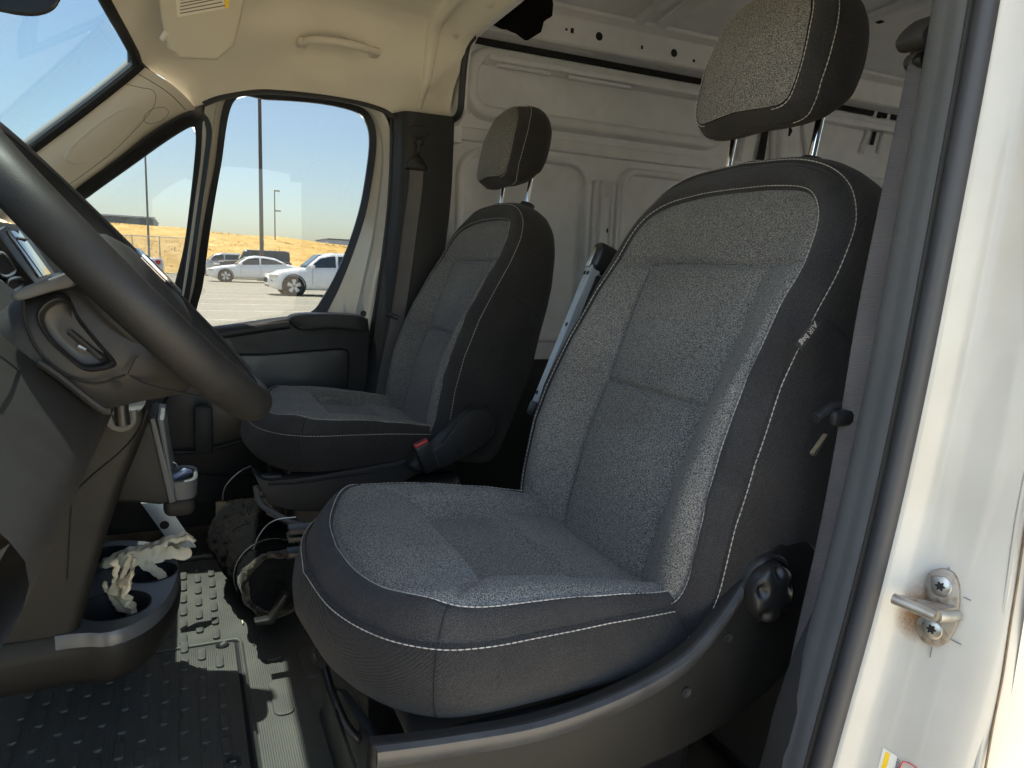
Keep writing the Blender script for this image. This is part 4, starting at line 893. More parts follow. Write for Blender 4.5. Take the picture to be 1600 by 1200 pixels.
# column shroud: loft along the steering axis
AL = math.radians(48); WU = A([math.cos(AL), 0, math.sin(AL)]); WN = A([-math.sin(AL), 0, math.cos(AL)]); WC = A([.4925, .49, .80]); WY = A([0, 1., 0])
G = []
for h, kt, kb, hw in [(.022, .030, -.118, .045), (.030, .042, -.128, .056), (.05, .050, -.128, .064), (.08, .052, -.108, .068), (.11, .052, -.090, .07), (.16, .050, -.075, .07), (.24, .05, -.07, .07)]:
    row = []
    for a in np.linspace(0, 2*math.pi, 44, endpoint=False):
        ca, sa = math.cos(a), math.sin(a); e = .62; yy = hw*np.sign(ca)*abs(ca)**e; kk = np.sign(sa)*abs(sa)**e
        k = kk*kt if kk > 0 else -kk*kb
        taper = 1-.45*sm(-k, .05, .13)
        row.append(WC-WN*h+WY*yy*taper+WU*k)
    G.append(row)
sh = MB().grid(np.array(G), cv=True, flip=False).add(np.array(G[0]), [tuple(range(44))]).build('column_shroud', M['plastic'], dash, sharp=50)
# oval escutcheon and ignition slot on its near side
def on_col(px, py, Y): return at(px, py, Y=Y)
esc = spline(ats([(66, 500), (72, 482), (92, 470), (108, 474), (122, 500), (150, 535), (168, 556), (170, 566), (150, 572), (128, 570), (100, 548), (78, 525)], Y=.5595), 60, closed=True)
ec = esc.mean(0); MB().grid(np.array([ec+(esc-ec)*s+A([0, d, 0]) for s, d in [(1.22, -.012), (1.16, .004), (1.08, .0075), (1.0, .006), (.97, .001), (.9, -.001), (.5, -.001), (.01, -.001)]]), cv=True, flip=True).build('ignition_surround', M['plastic_blk'], sh, sharp=60)
MB().tube(spline(ats([(108, 518), (130, 536), (158, 560)], Y=.563), 10), .0032, 8).build('ignition_slot', M['dash'], sh)
MB().tube(ats([(122, 541), (134, 547)], Y=.5635), .0028, 8).build('key_mark', M['steel'], sh)
MB().tube(spline(ats([(36, 470), (40, 505), (60, 548), (95, 580), (130, 596), (160, 598), (196, 586)], Y=.562), 40), .0016, 6).build('shroud_joint', M['black'], sh)
MB().tube(spline(ats([(200, 585), (212, 560), (217, 556)], Y=.556), 8), .0012, 6).build('shroud_joint', M['dash'], sh)
MB().tube(spline(ats([(202, 586), (230, 600), (290, 615), (330, 620)], Y=.545), 12), .0012, 6).build('shroud_joint', M['black'], sh)
MB().lathe([(.0001, .002), (.0045, .002)], at(184, 601, Y=.556), (0, 1, -.3), 14).build('screw_hole', M['black'], sh)
up = spline(ats([(16, 460), (40, 447), (80, 434), (112, 424), (114, 446), (80, 456), (40, 468), (24, 470)], Y=.57), 50, closed=True)
MB().prism(list(up), (0, -.14, 0), .008, 3).build('shroud_top', M['trim'], sh, sharp=35)
# centre display and air vents behind the wheel
scr = ats([(8, 357), (30, 357), (82, 430), (60, 437)], X=.672)
sn = _n(A([-1, 0, .45])); sc0 = A([.672, 0, .82])
def on_scr(px, py, o=0.0): d = ray(px, py); return CAM+d*(((sc0+sn*o-CAM)@sn)/(d@sn))
db = MB().prism([on_scr(*q) for q in [(-4, 362), (10, 352), (34, 353), (92, 436), (58, 446), (24, 404)]], -sn*.03, .004).build('display_bezel', M['plastic_blk'], dash, sharp=35)
MB().prism([on_scr(*q, .0028) for q in [(12, 360), (31, 360), (80, 428), (62, 433)]], -sn*.003, .0008).build('display', M['screen'], db, sharp=30)
MB().tube([on_scr(27, 372, .004), on_scr(43, 374, .004)], .002, 6).build('display_button', M['ink'], db)
for cpx in ([(-4, 398), (6, 398), (22, 420), (18, 428), (6, 432), (-4, 424)], [(10, 444), (14, 437), (30, 434), (37, 442), (22, 454), (12, 456)], [(-10, 440), (0, 440), (10, 452), (4, 462), (-8, 462)]):
    P = spline(ats(cpx, X=.668), 30, closed=True); vt = MB().prism(list(P), (.02, 0, 0), 0).build('air_vent', M['black'], dash, smooth=False); MB().tube(P, .0028, 6, closed=True).build('vent_rim', M['steel'], vt)
# centre stack, its gear lever bezel and the console leg
P = ats([(96, 700), (130, 668), (176, 640), (226, 634), (232, 660), (214, 708), (190, 765), (168, 830), (146, 905), (120, 1000), (100, 1030), (20, 1085), (-80, 1120), (-80, 760)], Y=.198)
leg = MB().prism(list(P), (0, -.38, 0), .018, 4, True).build('console_leg', M['leg'], dash, sharp=35)
MB().tube(spline(ats([(112, 772), (150, 738), (188, 706), (218, 672), (230, 642)], Y=.1992), 20), .0013, 5).build('panel_joint', M['black'], leg)
MB().tube(spline(ats([(105, 905), (108, 840), (112, 775)], Y=.1992), 12), .0010, 5).build('panel_joint', M['black'], leg)
q = spline(ats([(168, 650), (176, 664), (192, 668), (206, 658), (206, 640)], Y=.205), 30); MB().tube(q, .007, 8).build('gear_bezel', M['trim'], dash)
MB().tube(spline(ats([(192, 664), (190, 645), (188, 615)], Y=.215), 10), .010, 12).build('gear_lever', M['plastic_blk'], dash)
q = spline(ats([(104, 726), (112, 716), (124, 703)], Y=.205), 10); MB().tube(q, [.003, .006, .008, .009, .010, .010, .009, .008, .006, .003], 10).build('release_handle', M['plastic'], dash)
# dash brace at the left edge
q = spline(ats([(44, 800), (58, 812), (56, 850), (46, 880), (20, 930), (-30, 980)], Y=.30), 30); Gq = [[c+A([0, .02, 0]), c+A([0, .006, .004]), c+A([-.004, -.02, .004]), c+A([.014, -.02, -.012])] for c in q]
MB().grid(np.array(Gq)).build('dash_brace', M['trim'], dash, sharp=30)
# footwell behind: firewall, dark carpet and kick panel
MB().box((1.16, 0, .35), (.05, 1.9, .95)).build('firewall', M['felt'], dash, smooth=False)
MB().grid(np.array([[(x, y, z) for y in (-.93, .2)] for x, z in spline([(.62, .58), (.70, .52), (.72, .42), (.80, .34), (1.1, .30)], 16)])).build('glovebox_underside', M['plastic_blk'], dash)
MB().rbox((.72, -.935, .30), (.70, .03, .60), .01).build('kick_panel', M['plastic_blk'], dash)
MB().rbox(at(318, 672, Y=-.80), (.05, .03, .14), .01).build('kick_bracket', M['plastic'], dash)
MB().tube(spline(ats([(268, 708), (320, 704), (375, 690), (400, 676)], Y=-.87), 20), .006, 8).build('kick_rim', M['plastic'], dash)

# ---- cup holder nose at the foot of the console
cup = root('cup_holder', 'dark rounded cup holder tray with three wells at the console foot', 'cup holder', (.56, 0, .1))
ZC = .255
nose = spline([(.95, .205), (.75, .207), (.63, .204), (.590, .208), (.555, .218), (.512, .190), (.479, .126), (.463, .03), (.468, -.06), (.492, -.128), (.54, -.172), (.62, -.185), (.95, -.185)], 80)
tilt = lambda x: ZC+0*x
def nring(sc, dz, dx=0):
    c = A([.68, .01]); return np.array([(c[0]+(p[0]-c[0])*sc+dx, c[1]+(p[1]-c[1])*sc, tilt(p[0])+dz) for p in nose])
G = [nring(.90, .002), nring(.955, .003), nring(.985, .0015), nring(1.0, -.006), nring(1.0, -.022)]
body = MB().grid(np.array([nring(.96, -.001), nring(.985, -.004), nring(.994, -.020), nring(1.008, -.024), nring(1.010, -.036), nring(1.0, -.055), nring(.975, -.074), nring(.92, -.090), nring(.80, -.100), nring(.45, -.104, .08)]), flip=True)  .build('tray_body', M['leg'], cup, sharp=0)
# deck with three wells: built as a plate with holes filled by cups
wells = [(at(180, 946, Z=ZC)[:2], .053), (at(236, 894, Z=ZC)[:2], .044), (at(172, 866, Z=ZC)[:2], .040)]
bm = bmesh.new()
near_ = [i for i, p in enumerate(nose) if p[0] < .640]
ov = [bm.verts.new(p) for p in nring(.985, .0)[near_]]; es = [bm.edges.new((ov[i], ov[(i+1) % len(ov)])) for i in range(len(ov))]
for (cx, cyy), r in wells:
    hv = [bm.verts.new((cx+r*math.cos(a), cyy+r*math.sin(a), tilt(cx+r*math.cos(a)))) for a in np.linspace(0, 2*math.pi, 40, endpoint=False)]
    es += [bm.edges.new((hv[i], hv[(i+1) % 40])) for i in range(40)]
bmesh.ops.triangle_fill(bm, use_beauty=True, use_dissolve=False, edges=es)
MB().bm(bm).build('tray_deck', M['deck'], cup, smooth=False)
MB().grid(np.array([nring(.985, 0)[near_], nring(1.0, -.006)[near_], nring(1.0, -.024)[near_]]), flip=True).build('tray_rim', M['deck'], cup, sharp=0)
for (cx, cyy), r in wells:
    rings = [[(cx+r*s*math.cos(a), cyy+r*s*math.sin(a), tilt(cx+r*s*math.cos(a))+dz) for a in np.linspace(0, 2*math.pi, 40, endpoint=False)] for s, dz in [(1.02, .0015), (.98, .001), (.95, -.008), (.90, -.06), (.3, -.061), (.01, -.061)]]
    MB().grid(np.array(rings), cv=True, flip=True).build('cup_well', M['black'], cup, sharp=50)
# crumpled gloves lying in the tray
def glove(label, origin, U, Vd, su, sv, seed, amp, bend):
    """a thin glove lying flat: outline of palm and five fingers, creased and bent over what lies below"""
    rs = np.random.RandomState(seed); r = root('latex_glove', label, 'glove', tuple(origin), 'used gloves in the cup holder')
    caps = [((0, -.030), (.085, -.034), .016), ((0, 0), (.085, 0), .034), ((.085, -.036), (.150, -.046), .0095), ((.09, -.013), (.168, -.016), .0100), ((.09, .010), (.163, .014), .0100), ((.085, .031), (.145, .042), .0088), ((.035, -.040), (.080, -.075), .0110), ((-.035, 0), (0, 0), .030)]
    def sd(u, v):
        best = np.full(u.shape, -1.0)
        for (a0, a1), (b0, b1), rr in caps:
            du, dv = b0-a0, b1-a1; h = np.clip(((u-a0)*du+(v-a1)*dv)/(du*du+dv*dv), 0, 1); best = np.maximum(best, rr-np.hypot(u-a0-h*du, v-a1-h*dv))
        return best
    us, vs = np.arange(-.066, .182, .0026), np.arange(-.090, .056, .0026); UU, VV = np.meshgrid(us, vs, indexing='ij'); D_ = sd(UU, VV)
    e_ = 4e-4; gu, gv = (sd(UU+e_, VV)-sd(UU-e_, VV))/(2*e_), (sd(UU, VV+e_)-sd(UU, VV-e_))/(2*e_); rim_ = (D_ > 0) & (D_ < .0030); UU = UU-np.where(rim_, gu*D_, 0); VV = VV-np.where(rim_, gv*D_, 0); KEEP = D_ > 0; D_ = np.where(rim_, 0.0, D_)
    fold = np.zeros_like(UU)
    for _ in range(5):
        an = rs.uniform(-.9, .9); lam = rs.uniform(.020, .050); fold += (1-2*np.sqrt(np.sin(math.pi*(UU*math.cos(an)+VV*math.sin(an))/lam+rs.rand()*3)**2+.06))*lam*.12
    U = A(U, float); Vd = A(Vd, float); Nn = _n(np.cross(U, Vd)); Nn = Nn if Nn[2] > -.2 else -Nn
    wav = .006*np.sin(UU*38+seed)*np.cos(VV*30); keep = KEEP; idx = -np.ones(UU.shape, int); idx[keep] = np.arange(keep.sum()); m = int(keep.sum()); th = .0042*np.sqrt(np.clip(D_/.010, 0, 1))
    def surf(sg): 
        h = fold*amp+wav+bend(UU, VV)+sg*th; return (A(origin)+(UU*su)[..., None]*U+((VV+.15*fold)*sv)[..., None]*Vd+h[..., None]*Nn)[keep]
    F = [(idx[i, j], idx[i+1, j], idx[i+1, j+1], idx[i, j+1]) for i in range(len(us)-1) for j in range(len(vs)-1) if keep[i, j] and keep[i+1, j] and keep[i+1, j+1] and keep[i, j+1]]
    MB().add(surf(1), F).build('upper_film', M['glove'], r, sharp=0); MB().add(surf(-1), [f[::-1] for f in F]).build('lower_film', M['glove'], r, sharp=0); return r
o1, e1 = at(176, 872, Z=.268), at(276, 851, Z=.276); Ud = _n(e1-o1); Vv_ = _n(np.cross(A([0, 0, 1.]), Ud))
glove('crumpled beige glove draped across the far cup wells, one finger pointing at the seats', o1+Ud*.02, Ud, Vv_, .70, .62, 3, .34, lambda u, v: .012-.9*np.clip(np.abs(v)-.022, 0, 1)-.30*np.clip(.02-u, 0, 1))
o2 = at(205, 962, Z=.222); U2 = _n(A([.012, .0, .075])); V2 = _n(A([-.55, .85, 0]))
glove('pale crumpled glove stuffed upright into the cup well by the driver side', o2+A([0, 0, .01]), U2, V2, .52, .56, 8, .40, lambda u, v: -.25*np.clip(np.abs(v)-.012, 0, 1)+.2*np.clip(u-.06, 0, 1))

# ---- storage box with a tray and key on the centre stack
bx0 = root('storage_bin', 'black storage bin with hinged lid hanging under the centre stack', 'bin', (.48, 0, .4))
P = ats([(206, 672), (236, 656), (248, 700), (262, 760), (268, 786), (250, 790), (206, 786), (180, 786)], Y=.035); MB().prism(list(P), (0, -.14, 0), .008, 3, True).build('bin_body', M['dash'], bx0, sharp=35)
P = ats([(233, 655), (242, 653), (276, 784), (264, 788)], Y=.038); MB().prism(list(P), (0, -.15, 0), .005, 2, True).build('bin_lid', M['trim'], bx0, sharp=35)
P = ats([(245, 655), (256, 656), (262, 700), (274, 770), (268, 778), (252, 690)], Y=.036); MB().prism(list(P), (0, -.15, 0), .005, 2, True).build('bin_lid', M['trim'], bx0, sharp=35)
tr_o = spline(ats([(258, 722), (276, 717), (294, 721), (300, 740), (297, 752), (280, 760), (262, 756)], Y=-.01), 50, closed=True)
c = at(279, 745, Y=-.02); 
ty = MB(); rings = []
for sx, dz in [(1.0, -.030), (1.05, -.01), (1.08, .004), (1.0, .006), (.86, .004), (.80, -.012), (.3, -.013), (.01, -.013)]:
    rings.append([(c[0]+.030*sx*np.sign(math.cos(a))*abs(math.cos(a))**.6, c[1]-.005+.052*sx*np.sign(math.sin(a))*abs(math.sin(a))**.6, c[2]+dz) for a in np.linspace(0, 2*math.pi, 44, endpoint=False)])
ty.grid(np.array(rings), cv=True).build('tray', M['trim'], bx0, sharp=50)
MB().rbox(c+A([0, 0, -.045]), (.052, .10, .035), .014, 3).build('tray_base', M['dash'], bx0)
kf = root('key_fob', 'blue grey key fob with split ring lying in the small tray', 'key', tuple(c+A([0, 0, 0])))
M['fob'] = mat('fob_plastic', (.16, .20, .34), .35, noise=(30, .1))
Rk = np.array(Matrix.Rotation(.5, 3, 'Y')@Matrix.Rotation(.4, 3, 'X')); MB().rbox(c+A([-.004, .004, .004]), (.034, .052, .010), .004, 3, Rk).build('fob', M['fob'], kf)
MB().rbox(c+A([-.004, .004, .004])+Rk@A([0, 0, .0054]), (.018, .026, .001), .0004, 1, Rk).build('fob_button', M['dash'], kf)
MB().rbox(c+A([-.004, .004, .004])+Rk@A([0, 0, .0062]), (.005, .011, .0008), .0003, 1, Rk).build('fob_mark', M['label'], kf)
MB().tube([c+A([.012+.011*math.cos(a), -.014, .014+.011*math.sin(a)]) for a in np.linspace(0, 2*math.pi, 24, endpoint=False)], .0012, 6, closed=True).build('split_ring', M['steel'], kf)

# ---- steering wheel
sw = root('steering_wheel', 'black rubber steering wheel seen from its edge in front of the driver seat', 'steering wheel', tuple(WC))
G = []
for a in np.linspace(0, 2*math.pi, 96, endpoint=False):
    rd = math.cos(a)*WU+math.sin(a)*WY; row = []
    for b in np.linspace(0, 2*math.pi, 18, endpoint=False): row.append(WC+rd*(.187+.0205*math.cos(b))+WN*.0215*math.sin(b))
    G.append(row)
rim = MB().grid(np.array(G), cu=True, cv=True, flip=False).build('rim', M['wheel'], sw, sharp=0)
MB().tube([WC+(math.cos(a)*WU+math.sin(a)*WY)*(.187+.0206*math.cos(2.2))+WN*.0216*math.sin(2.2) for a in np.linspace(0, 2*math.pi, 96, endpoint=False)], .0009, 5, closed=True).build('rim_seam', M['black'], rim)
prof = [(.0005, .030), (.04, .028), (.062, .020), (.074, .006), (.078, -.012), (.07, -.035), (.0, -.035)]
MB().lathe([(r, h-.004) for r, h in prof], WC-WU*.012, WN, 48).build('hub', M['plastic'], sw)
for ang in (75, -75, 150, -150):
    rd = math.cos(math.radians(ang))*WU+math.sin(math.radians(ang))*WY; td = np.cross(WN, rd); G = []
    for t in np.linspace(0, 1, 10):
        wd = .030-.010*math.sin(math.pi*t); c = WC+rd*(.06+.125*t)+WN*(-.016+.014*t*t); G.append([c+td*wd+WN*-.006, c+td*wd*.8+WN*.004, c-td*wd*.8+WN*.004, c-td*wd-WN*.006, c-td*wd*.6-WN*.016, c+td*wd*.6-WN*.016])
    MB().grid(np.array(G), cv=True).build('spoke', M['plastic_blk'], sw, sharp=50)
em = [(-.020, .022), (0, .030), (.020, .022), (.017, -.012), (0, -.030), (-.017, -.012)]
MB().prism([WC+WY*a+WU*(b-.012)+WN*.0285 for a, b in em], -WN*.003, 0).build('emblem', M['chrome'], sw, smooth=False)
MB().tube([WC+WY*a+WU*(b-.012)+WN*.0285 for a, b in em], .0022, 6, closed=True).build('emblem_rim', M['chrome'], sw)

# ---- rear view mirror at the windscreen
rv = spline(ats([(-40, -30), (-20, 10), (10, 21), (50, 26), (78, 20), (92, 6), (98, -20), (60, -50)], D=1.30), 40, closed=True)
mi = root('rear_view_mirror', 'dark rounded mirror housing hanging at the top of the windscreen', 'mirror', tuple(rv.mean(0)))
vd = _n(rv.mean(0)-CAM); MB().prism(list(rv), vd*.05, .012, 4, True).build('housing', M['plastic_blk'], mi, sharp=35)
MB().tube([rv.mean(0)+vd*.03, rv.mean(0)+A([.02, 0, .10])], .012, 10).build('stem', M['plastic_blk'], mi)

# ------------------------------------------------------------------ floor mat with hatch and studs
fm = root('floor_mat', 'ribbed black rubber cab floor mat with an inset hatch of oblong studs', 'floor mat', (.4, 0, 0))
MB().rbox((.55, -.10, -.006), (1.18, 1.12, .011), .004).build('mat_sheet', M['mat'], fm)
hx0, hx1, hy0, hy1 = .362, .80, -.162, .30
P = [A([x, y, .0065]) for x, y in rrect(hx0, hx1, hy0, hy1, .012)]
MB().prism(P, (0, 0, -.004), .0022, 2).build('hatch', M['mat'], fm, sharp=35)
P = [A([x, y, .0005]) for x, y in rrect(hx0-.007, hx1+.007, hy0-.007, hy1+.007, .014)]; MB().prism(P, (0, 0, .0012)).build('hatch_gap', M['black'], fm, smooth=False)
P = [A([x, y, .0022]) for x, y in rrect(hx0-.0125, hx1+.0125, hy0-.0125, hy1+.0125, .016)]; MB().tube(P, .0042, 8, closed=True).build('hatch_frame', M['stud'], fm)
def oblong(L, Wd, h, r=.0015):
    P = [A([x, y, h]) for x, y in rrect(-Wd/2, Wd/2, -L/2, L/2, Wd*.42, 5)]; return MB().prism(P, (0, 0, -h), r, 2)
base_o = oblong(.045, .0150, .0048).build('stud', M['stud'], fm); first = True
offs = {0: -.082, 1: -.123, 2: -.165, 3: -.132, 4: -.167, 5: -.132, 6: -.165, 7: -.132, 8: -.165, 9: -.132, 10: -.165}
def put(o, x, y, z):
    global first
    if first: c = o; first = False
    else:
        c = o.copy(); COL.objects.link(c)
    c.matrix_parent_inverse = Matrix.Translation(fm.location).inverted(); c.location = (x, y, z); return c
for k in range(0, 11):
    for j in range(0, 6):
        y = offs[k]+.070*j
        if -.15 < y+.02 and y < .27: put(base_o, .395+.033*k, y, .0062)
for k in range(0, 7):                       # studs of the mat beyond the hatch
    for j in range(0, 6):
        y = -.215-.040*(k % 2)-.068*j
        if y > -.60: put(base_o, .397+.033*k, y, .0)
lb_ = oblong(.12, .036, .0035).build('pad', M['mat'], fm); 
for i, (x, y) in enumerate(((.292, .075), (.290, -.125), (.22, .13), (.22, -.03), (.292, -.30))):
    c = lb_ if i == 0 else lb_.copy()
    if i: COL.objects.link(c)
    c.matrix_parent_inverse = Matrix.Translation(fm.location).inverted(); c.location = (x, y, -.0005)
for x, y in ((.387, -.150), (.388, .245)):
    k = MB().lathe([(.0001, .0035), (.0075, .0035), (.009, .0045), (.0125, .0045), (.0135, .003), (.0138, 0)], (x, y, .006), (0, 0, 1), 28).build('hatch_lock', M['plastic_blk'], fm)
    MB().rbox((x, y, .0100), (.009, .003, .0012), .0004, 1).build('key_slot', M['steel'], k)
MB().rbox((.62, -.70, .004), (.75, .09, .022), .004).build('sill_strip', M['plastic_blk'], fm)
for r, cx in ((.16, .13), (.135, .12)):
    MB().tube([A([cx+r*math.cos(a), .30+r*math.sin(a)*1.0, .0]) for a in np.linspace(math.pi*.15, math.pi*1.2, 40)], .0022, 6).build('mat_ridge', M['stud'], fm)

# ------------------------------------------------------------------ rolled fleece, wires and bracket between the seats
ro = root('fleece_roll', 'dusty rolled black fleece bundle tied with wire, lying on the mat between the seats', 'fleece roll', tuple(at(410, 960, Y=-.15)))
c_near, c_far = at(432, 905, Y=-.14), at(372, 822, Y=-.52); axr = _n(c_far-c_near); Lr = np.linalg.norm(c_far-c_near)
u = _n(np.cross(axr, A([0, 0, 1.]))); vv = np.cross(u, axr); G = []; rs = np.random.RandomState(5)
nz = rs.normal(size=(60, 90)); nz = (nz+np.roll(nz, 1, 0)+np.roll(nz, -1, 0)+np.roll(nz, 1, 1)+np.roll(nz, -1, 1))/5
for i, t in enumerate(np.linspace(-.03, 1.06, 60)):
    row = []
    for j in range(90):
        a = 2*math.pi*j/90; r = .078*(1+.05*math.sin(3*a+4*t)+.04*math.sin(7*t*3+a))-.008*groove(t-.12, .03)+.004*math.sin(11*t+2*a)
        r = r*(1-.22*sm(t, .93, 1.06))+.0030*nz[i, j]
        row.append(c_near+axr*(t*Lr)+u*r*math.cos(a)*1.02+vv*r*math.sin(a)*.93)
    G.append(row)
fl = MB().grid(np.array(G), cv=True, flip=True).build('fleece', M['fleece'], ro, sharp=0)
G = []
for i, (s, d) in enumerate([(1.0, 0), (1.03, -.012), (.97, -.022), (.88, -.020), (.82, -.010), (.70, -.008), (.55, -.014), (.38, -.006), (.2, -.012), (.01, -.006)]):
    G.append([c_near+axr*(-.03*Lr+d+.004*math.sin(5*a+i*1.3)+.002*rs.normal())+(u*math.cos(a)*1.02+vv*math.sin(a)*.93)*.078*s*(1+.05*math.sin(3*a+.3*i)+.03*math.sin(7*a+2*i)) for a in np.linspace(0, 2*math.pi, 60, endpoint=False)])
M['fleece_end'] = mat('fleece_lining', (.016, .016, .017), 1.0, spec=.1, bump=(180, .8, .004))
M['fleece_dust'] = mat('dusty_fleece_edge', (.018, .016, .013), 1.0, spec=.1, two=((.15, .125, .09), 45, .45, .75), bump=(200, .9, .005), sheen=.3)
MB().grid(np.array(G[:5]), cv=True).build('cuff', M['fleece_dust'], ro, sharp=0); MB().grid(np.array(G[4:]), cv=True).build('inner_end', M['fleece_end'], ro, sharp=0)
# tufts of pile
mb = MB()
for _ in range(900):
    t, a = rs.rand()*1.05, rs.rand()*2*math.pi; d = u*math.cos(a)*.92+vv*math.sin(a); p = c_near+axr*t*Lr+d*.076; q = p+d*(.004+.010*rs.rand())+rs.normal(0, .006, 3); w_ = np.cross(q-p, axr); w_ = w_/max(np.linalg.norm(w_), 1e-6)*.0016
    mb.add([p-w_*.6, p+w_*.6, p+(q-p)*.7], [(0, 1, 2)])
mb.build('pile_tufts', M['fleece'], ro, smooth=False, kind='stuff')
MB().tube(spline([c_near+axr*Lr*(.12+.03*math.sin(a))+(u*math.cos(a)*1.03+vv*math.sin(a)*.94)*.0765 for a in np.linspace(0, 2*math.pi, 20, endpoint=False)], 60, True), .0012, 6, closed=True).build('tie_wire', M['trim'], ro)
wr = MB().tube(spline(ats([(348, 785), (350, 765), (362, 748), (378, 735), (392, 728)], Y=-.34), 24), .0014, 6).build('loose_wire', M['trim']); tag(wr, 'thin grey wire arching up behind the fleece roll', 'wire')
wr = MB().tube(spline(ats([(396, 858), (404, 838), (418, 820), (436, 811), (462, 808)], Y=-.10), 24), .0013, 6).build('loose_wire', M['steel']); tag(wr, 'pale bent wire over the near end of the fleece roll', 'wire')
# slide rails and lever of the passenger seat in front of the pedestal
W4 = lambda *q: [A(p)+A([0, .49, 0]) for p in q]
MB().tube(spline(W4(at(400, 760, Y=-.26), at(406, 785, Y=-.26), at(425, 800, Y=-.24), at(452, 815, Y=-.2), at(475, 822, Y=-.16)), 24), .0075, 10).build('slide_lever', M['trim'], seat_p)
for px, py, Yq, sx in ((408, 748, -.27, .05), (405, 770, -.27, .05)): MB().rbox(A(at(px, py, Y=Yq))+A([-.02, .49, 0]), (sx, .03, .018), .003).build('slide_rail', M['plastic_blk'], seat_p)
for i, (px, py) in enumerate(((470, 826), (468, 838), (468, 862))): MB().rbox(A(at(px, py, Y=.20))+A([-.06, -.49, 0]), (.16, .03, .010), .002).build('slide_rail', M['plastic_blk'], seat_d)
# silver bracket with a hole standing on the floor
P = ats([(220, 786), (258, 786), (306, 856), (270, 856)], Y=-.32)
br = MB().prism(list(P), (0, -.012, 0), .002).build('floor_bracket', M['alu']); tag(br, 'grey steel brace with one round hole below the storage bin', 'bracket')
MB().lathe([(.0001, .0015), (.0098, .0015)], at(257, 820, Y=-.32), (0, 1, 0), 20).build('bracket_hole', M['black'], br)
P = ats([(420, 968), (445, 928), (450, 932), (428, 976), (400, 978), (398, 972)], Y=-.02); pe = MB().prism(list(P), (0, -.02, 0), .002).build('steel_strap', M['plastic_blk']); tag(pe, 'short dark strap leaning against the near end of the fleece roll', 'strap')
cr = MB().rbox(at(379, 972, Z=.004), (.003, .016, .003), .001).build('floor_crumb', M['glove']); tag(cr, 'tiny straw coloured scrap on the rubber mat', 'scrap')

# ------------------------------------------------------------------ outside: ground, hill, fence, poles, buildings, parked cars
M['ground'] = mat('pale_tarmac', (.28, .262, .205), .9, noise=(.35, .12), bump=(30, .3, .004))
M['stripe'] = mat('faded_stripe', (.62, .60, .52), .8, noise=(3, .15))
M['grass'] = mat('dry_grass', (.46, .29, .085), .95, spec=.1, two=((.62, .44, .18), .55, .30, .72), noise=(1.6, .20), bump=(3, .6, .2))
gnd = MB().add([(-900, -900, GZ), (900, -900, GZ), (900, 900, GZ), (-900, 900, GZ)], [(0, 1, 2, 3)]).build('ground', M['ground'], smooth=False); gnd['kind'] = 'structure'
for i in range(9):
    y = -9.5-2.75*i; MB().add([(-40, y, GZ+.004), (14, y+.6, GZ+.004), (14, y+.72, GZ+.004), (-40, y+.12, GZ+.004)], [(0, 1, 2, 3)]).build('parking_line', M['stripe'], gnd, smooth=False)
# dry grass bank
rs = np.random.RandomState(3); xs_ = np.linspace(-190, 150, 120); ys_ = np.linspace(-52, -150, 50); bumps = rs.normal(size=(50, 120)); bumps = (bumps+np.roll(bumps, 1, 0)+np.roll(bumps, 1, 1)+np.roll(bumps, -1, 1))/4; G = []
for i, y in enumerate(ys_):
    row = []
    for j, x in enumerate(xs_):
        top_ = np.interp(x, [-190, -60, -16, -2, 9, 60, 150], [1.0, 2.0, 3.15, 3.95, 4.3, 4.6, 4.6]); k = sm(-y, 54, 92)
        row.append((x, y, GZ-.06+k*(top_+.40)+.30*bumps[i, j]*k))
    G.append(row)
hill = MB().grid(np.array(G), flip=True).build('grass_hill', M['grass'], sharp=0); hill['kind'] = 'structure'
# grass blades along the crest so that it does not end in a ruled line
mb = MB()
for _ in range(9000):
    x = rs.uniform(-60, 30); y = rs.uniform(-92, -60); k = sm(-y, 54, 92); z = GZ-.06+k*(np.interp(x, [-190, -60, -16, -2, 9, 60, 150], [1.0, 2.0, 3.15, 3.95, 4.3, 4.6, 4.6])+.35)-.1
    h = rs.uniform(.08, .26); a = rs.uniform(-.10, .10); w_ = rs.uniform(.03, .09); mb.add([(x-w_, y, z), (x+w_, y, z), (x+a, y+rs.uniform(-.2, .2), z+h)], [(0, 1, 2)])
o = mb.build('dry_grass_tufts', M['grass'], smooth=False); tag(o, 'dry golden grass growing over the bank behind the car park', 'grass', kind='stuff')
# light poles
M['pole'] = mat('pole_paint', (.10, .085, .07), .55); M['pole2'] = mat('pole_grey', (.22, .22, .20), .5)
def pole(px, ypx_base, Yp, h, r, label, arms, m='pole'):
    b = at(px, ypx_base, Y=Yp); b[2] = GZ; rt = root('light_pole', label, 'light pole', tuple(b), 'car park light poles')
    MB().tube([b+A([0, 0, 0]), b+A([0, 0, .7])], r*2.4, 16).build('concrete_base', M['ground'], rt); MB().tube([b+A([0, 0, .7]), b+A([0, 0, h])], [r, r*.72], 14).build('shaft', M[m], rt)
    for a, dz in arms:
        MB().tube([b+A([0, 0, h-dz]), b+A([a*.55, 0, h-dz+.04])], .04, 8).build('arm', M[m], rt); MB().rbox(b+A([a*.85, 0, h-dz+.03]), (.62, .36, .14), .04).build('lamp_head', M[m], rt)
    return rt
pole(409, 395, -44, 12.5, .125, 'tall dark light pole rising through the far door window behind the black off-roader', [(1, .1), (-1, .1)])
pole(430, 392, -83, 8.8, .085, 'thin distant light pole with a small lamp, right of the tall dark pole', [(-.4, 2.2), (-.3, .05)], 'pole2')
pole(233, 398, -58, 8.7, .085, 'slender light pole seen through the small quarter window', [(1, .1)], 'pole2')
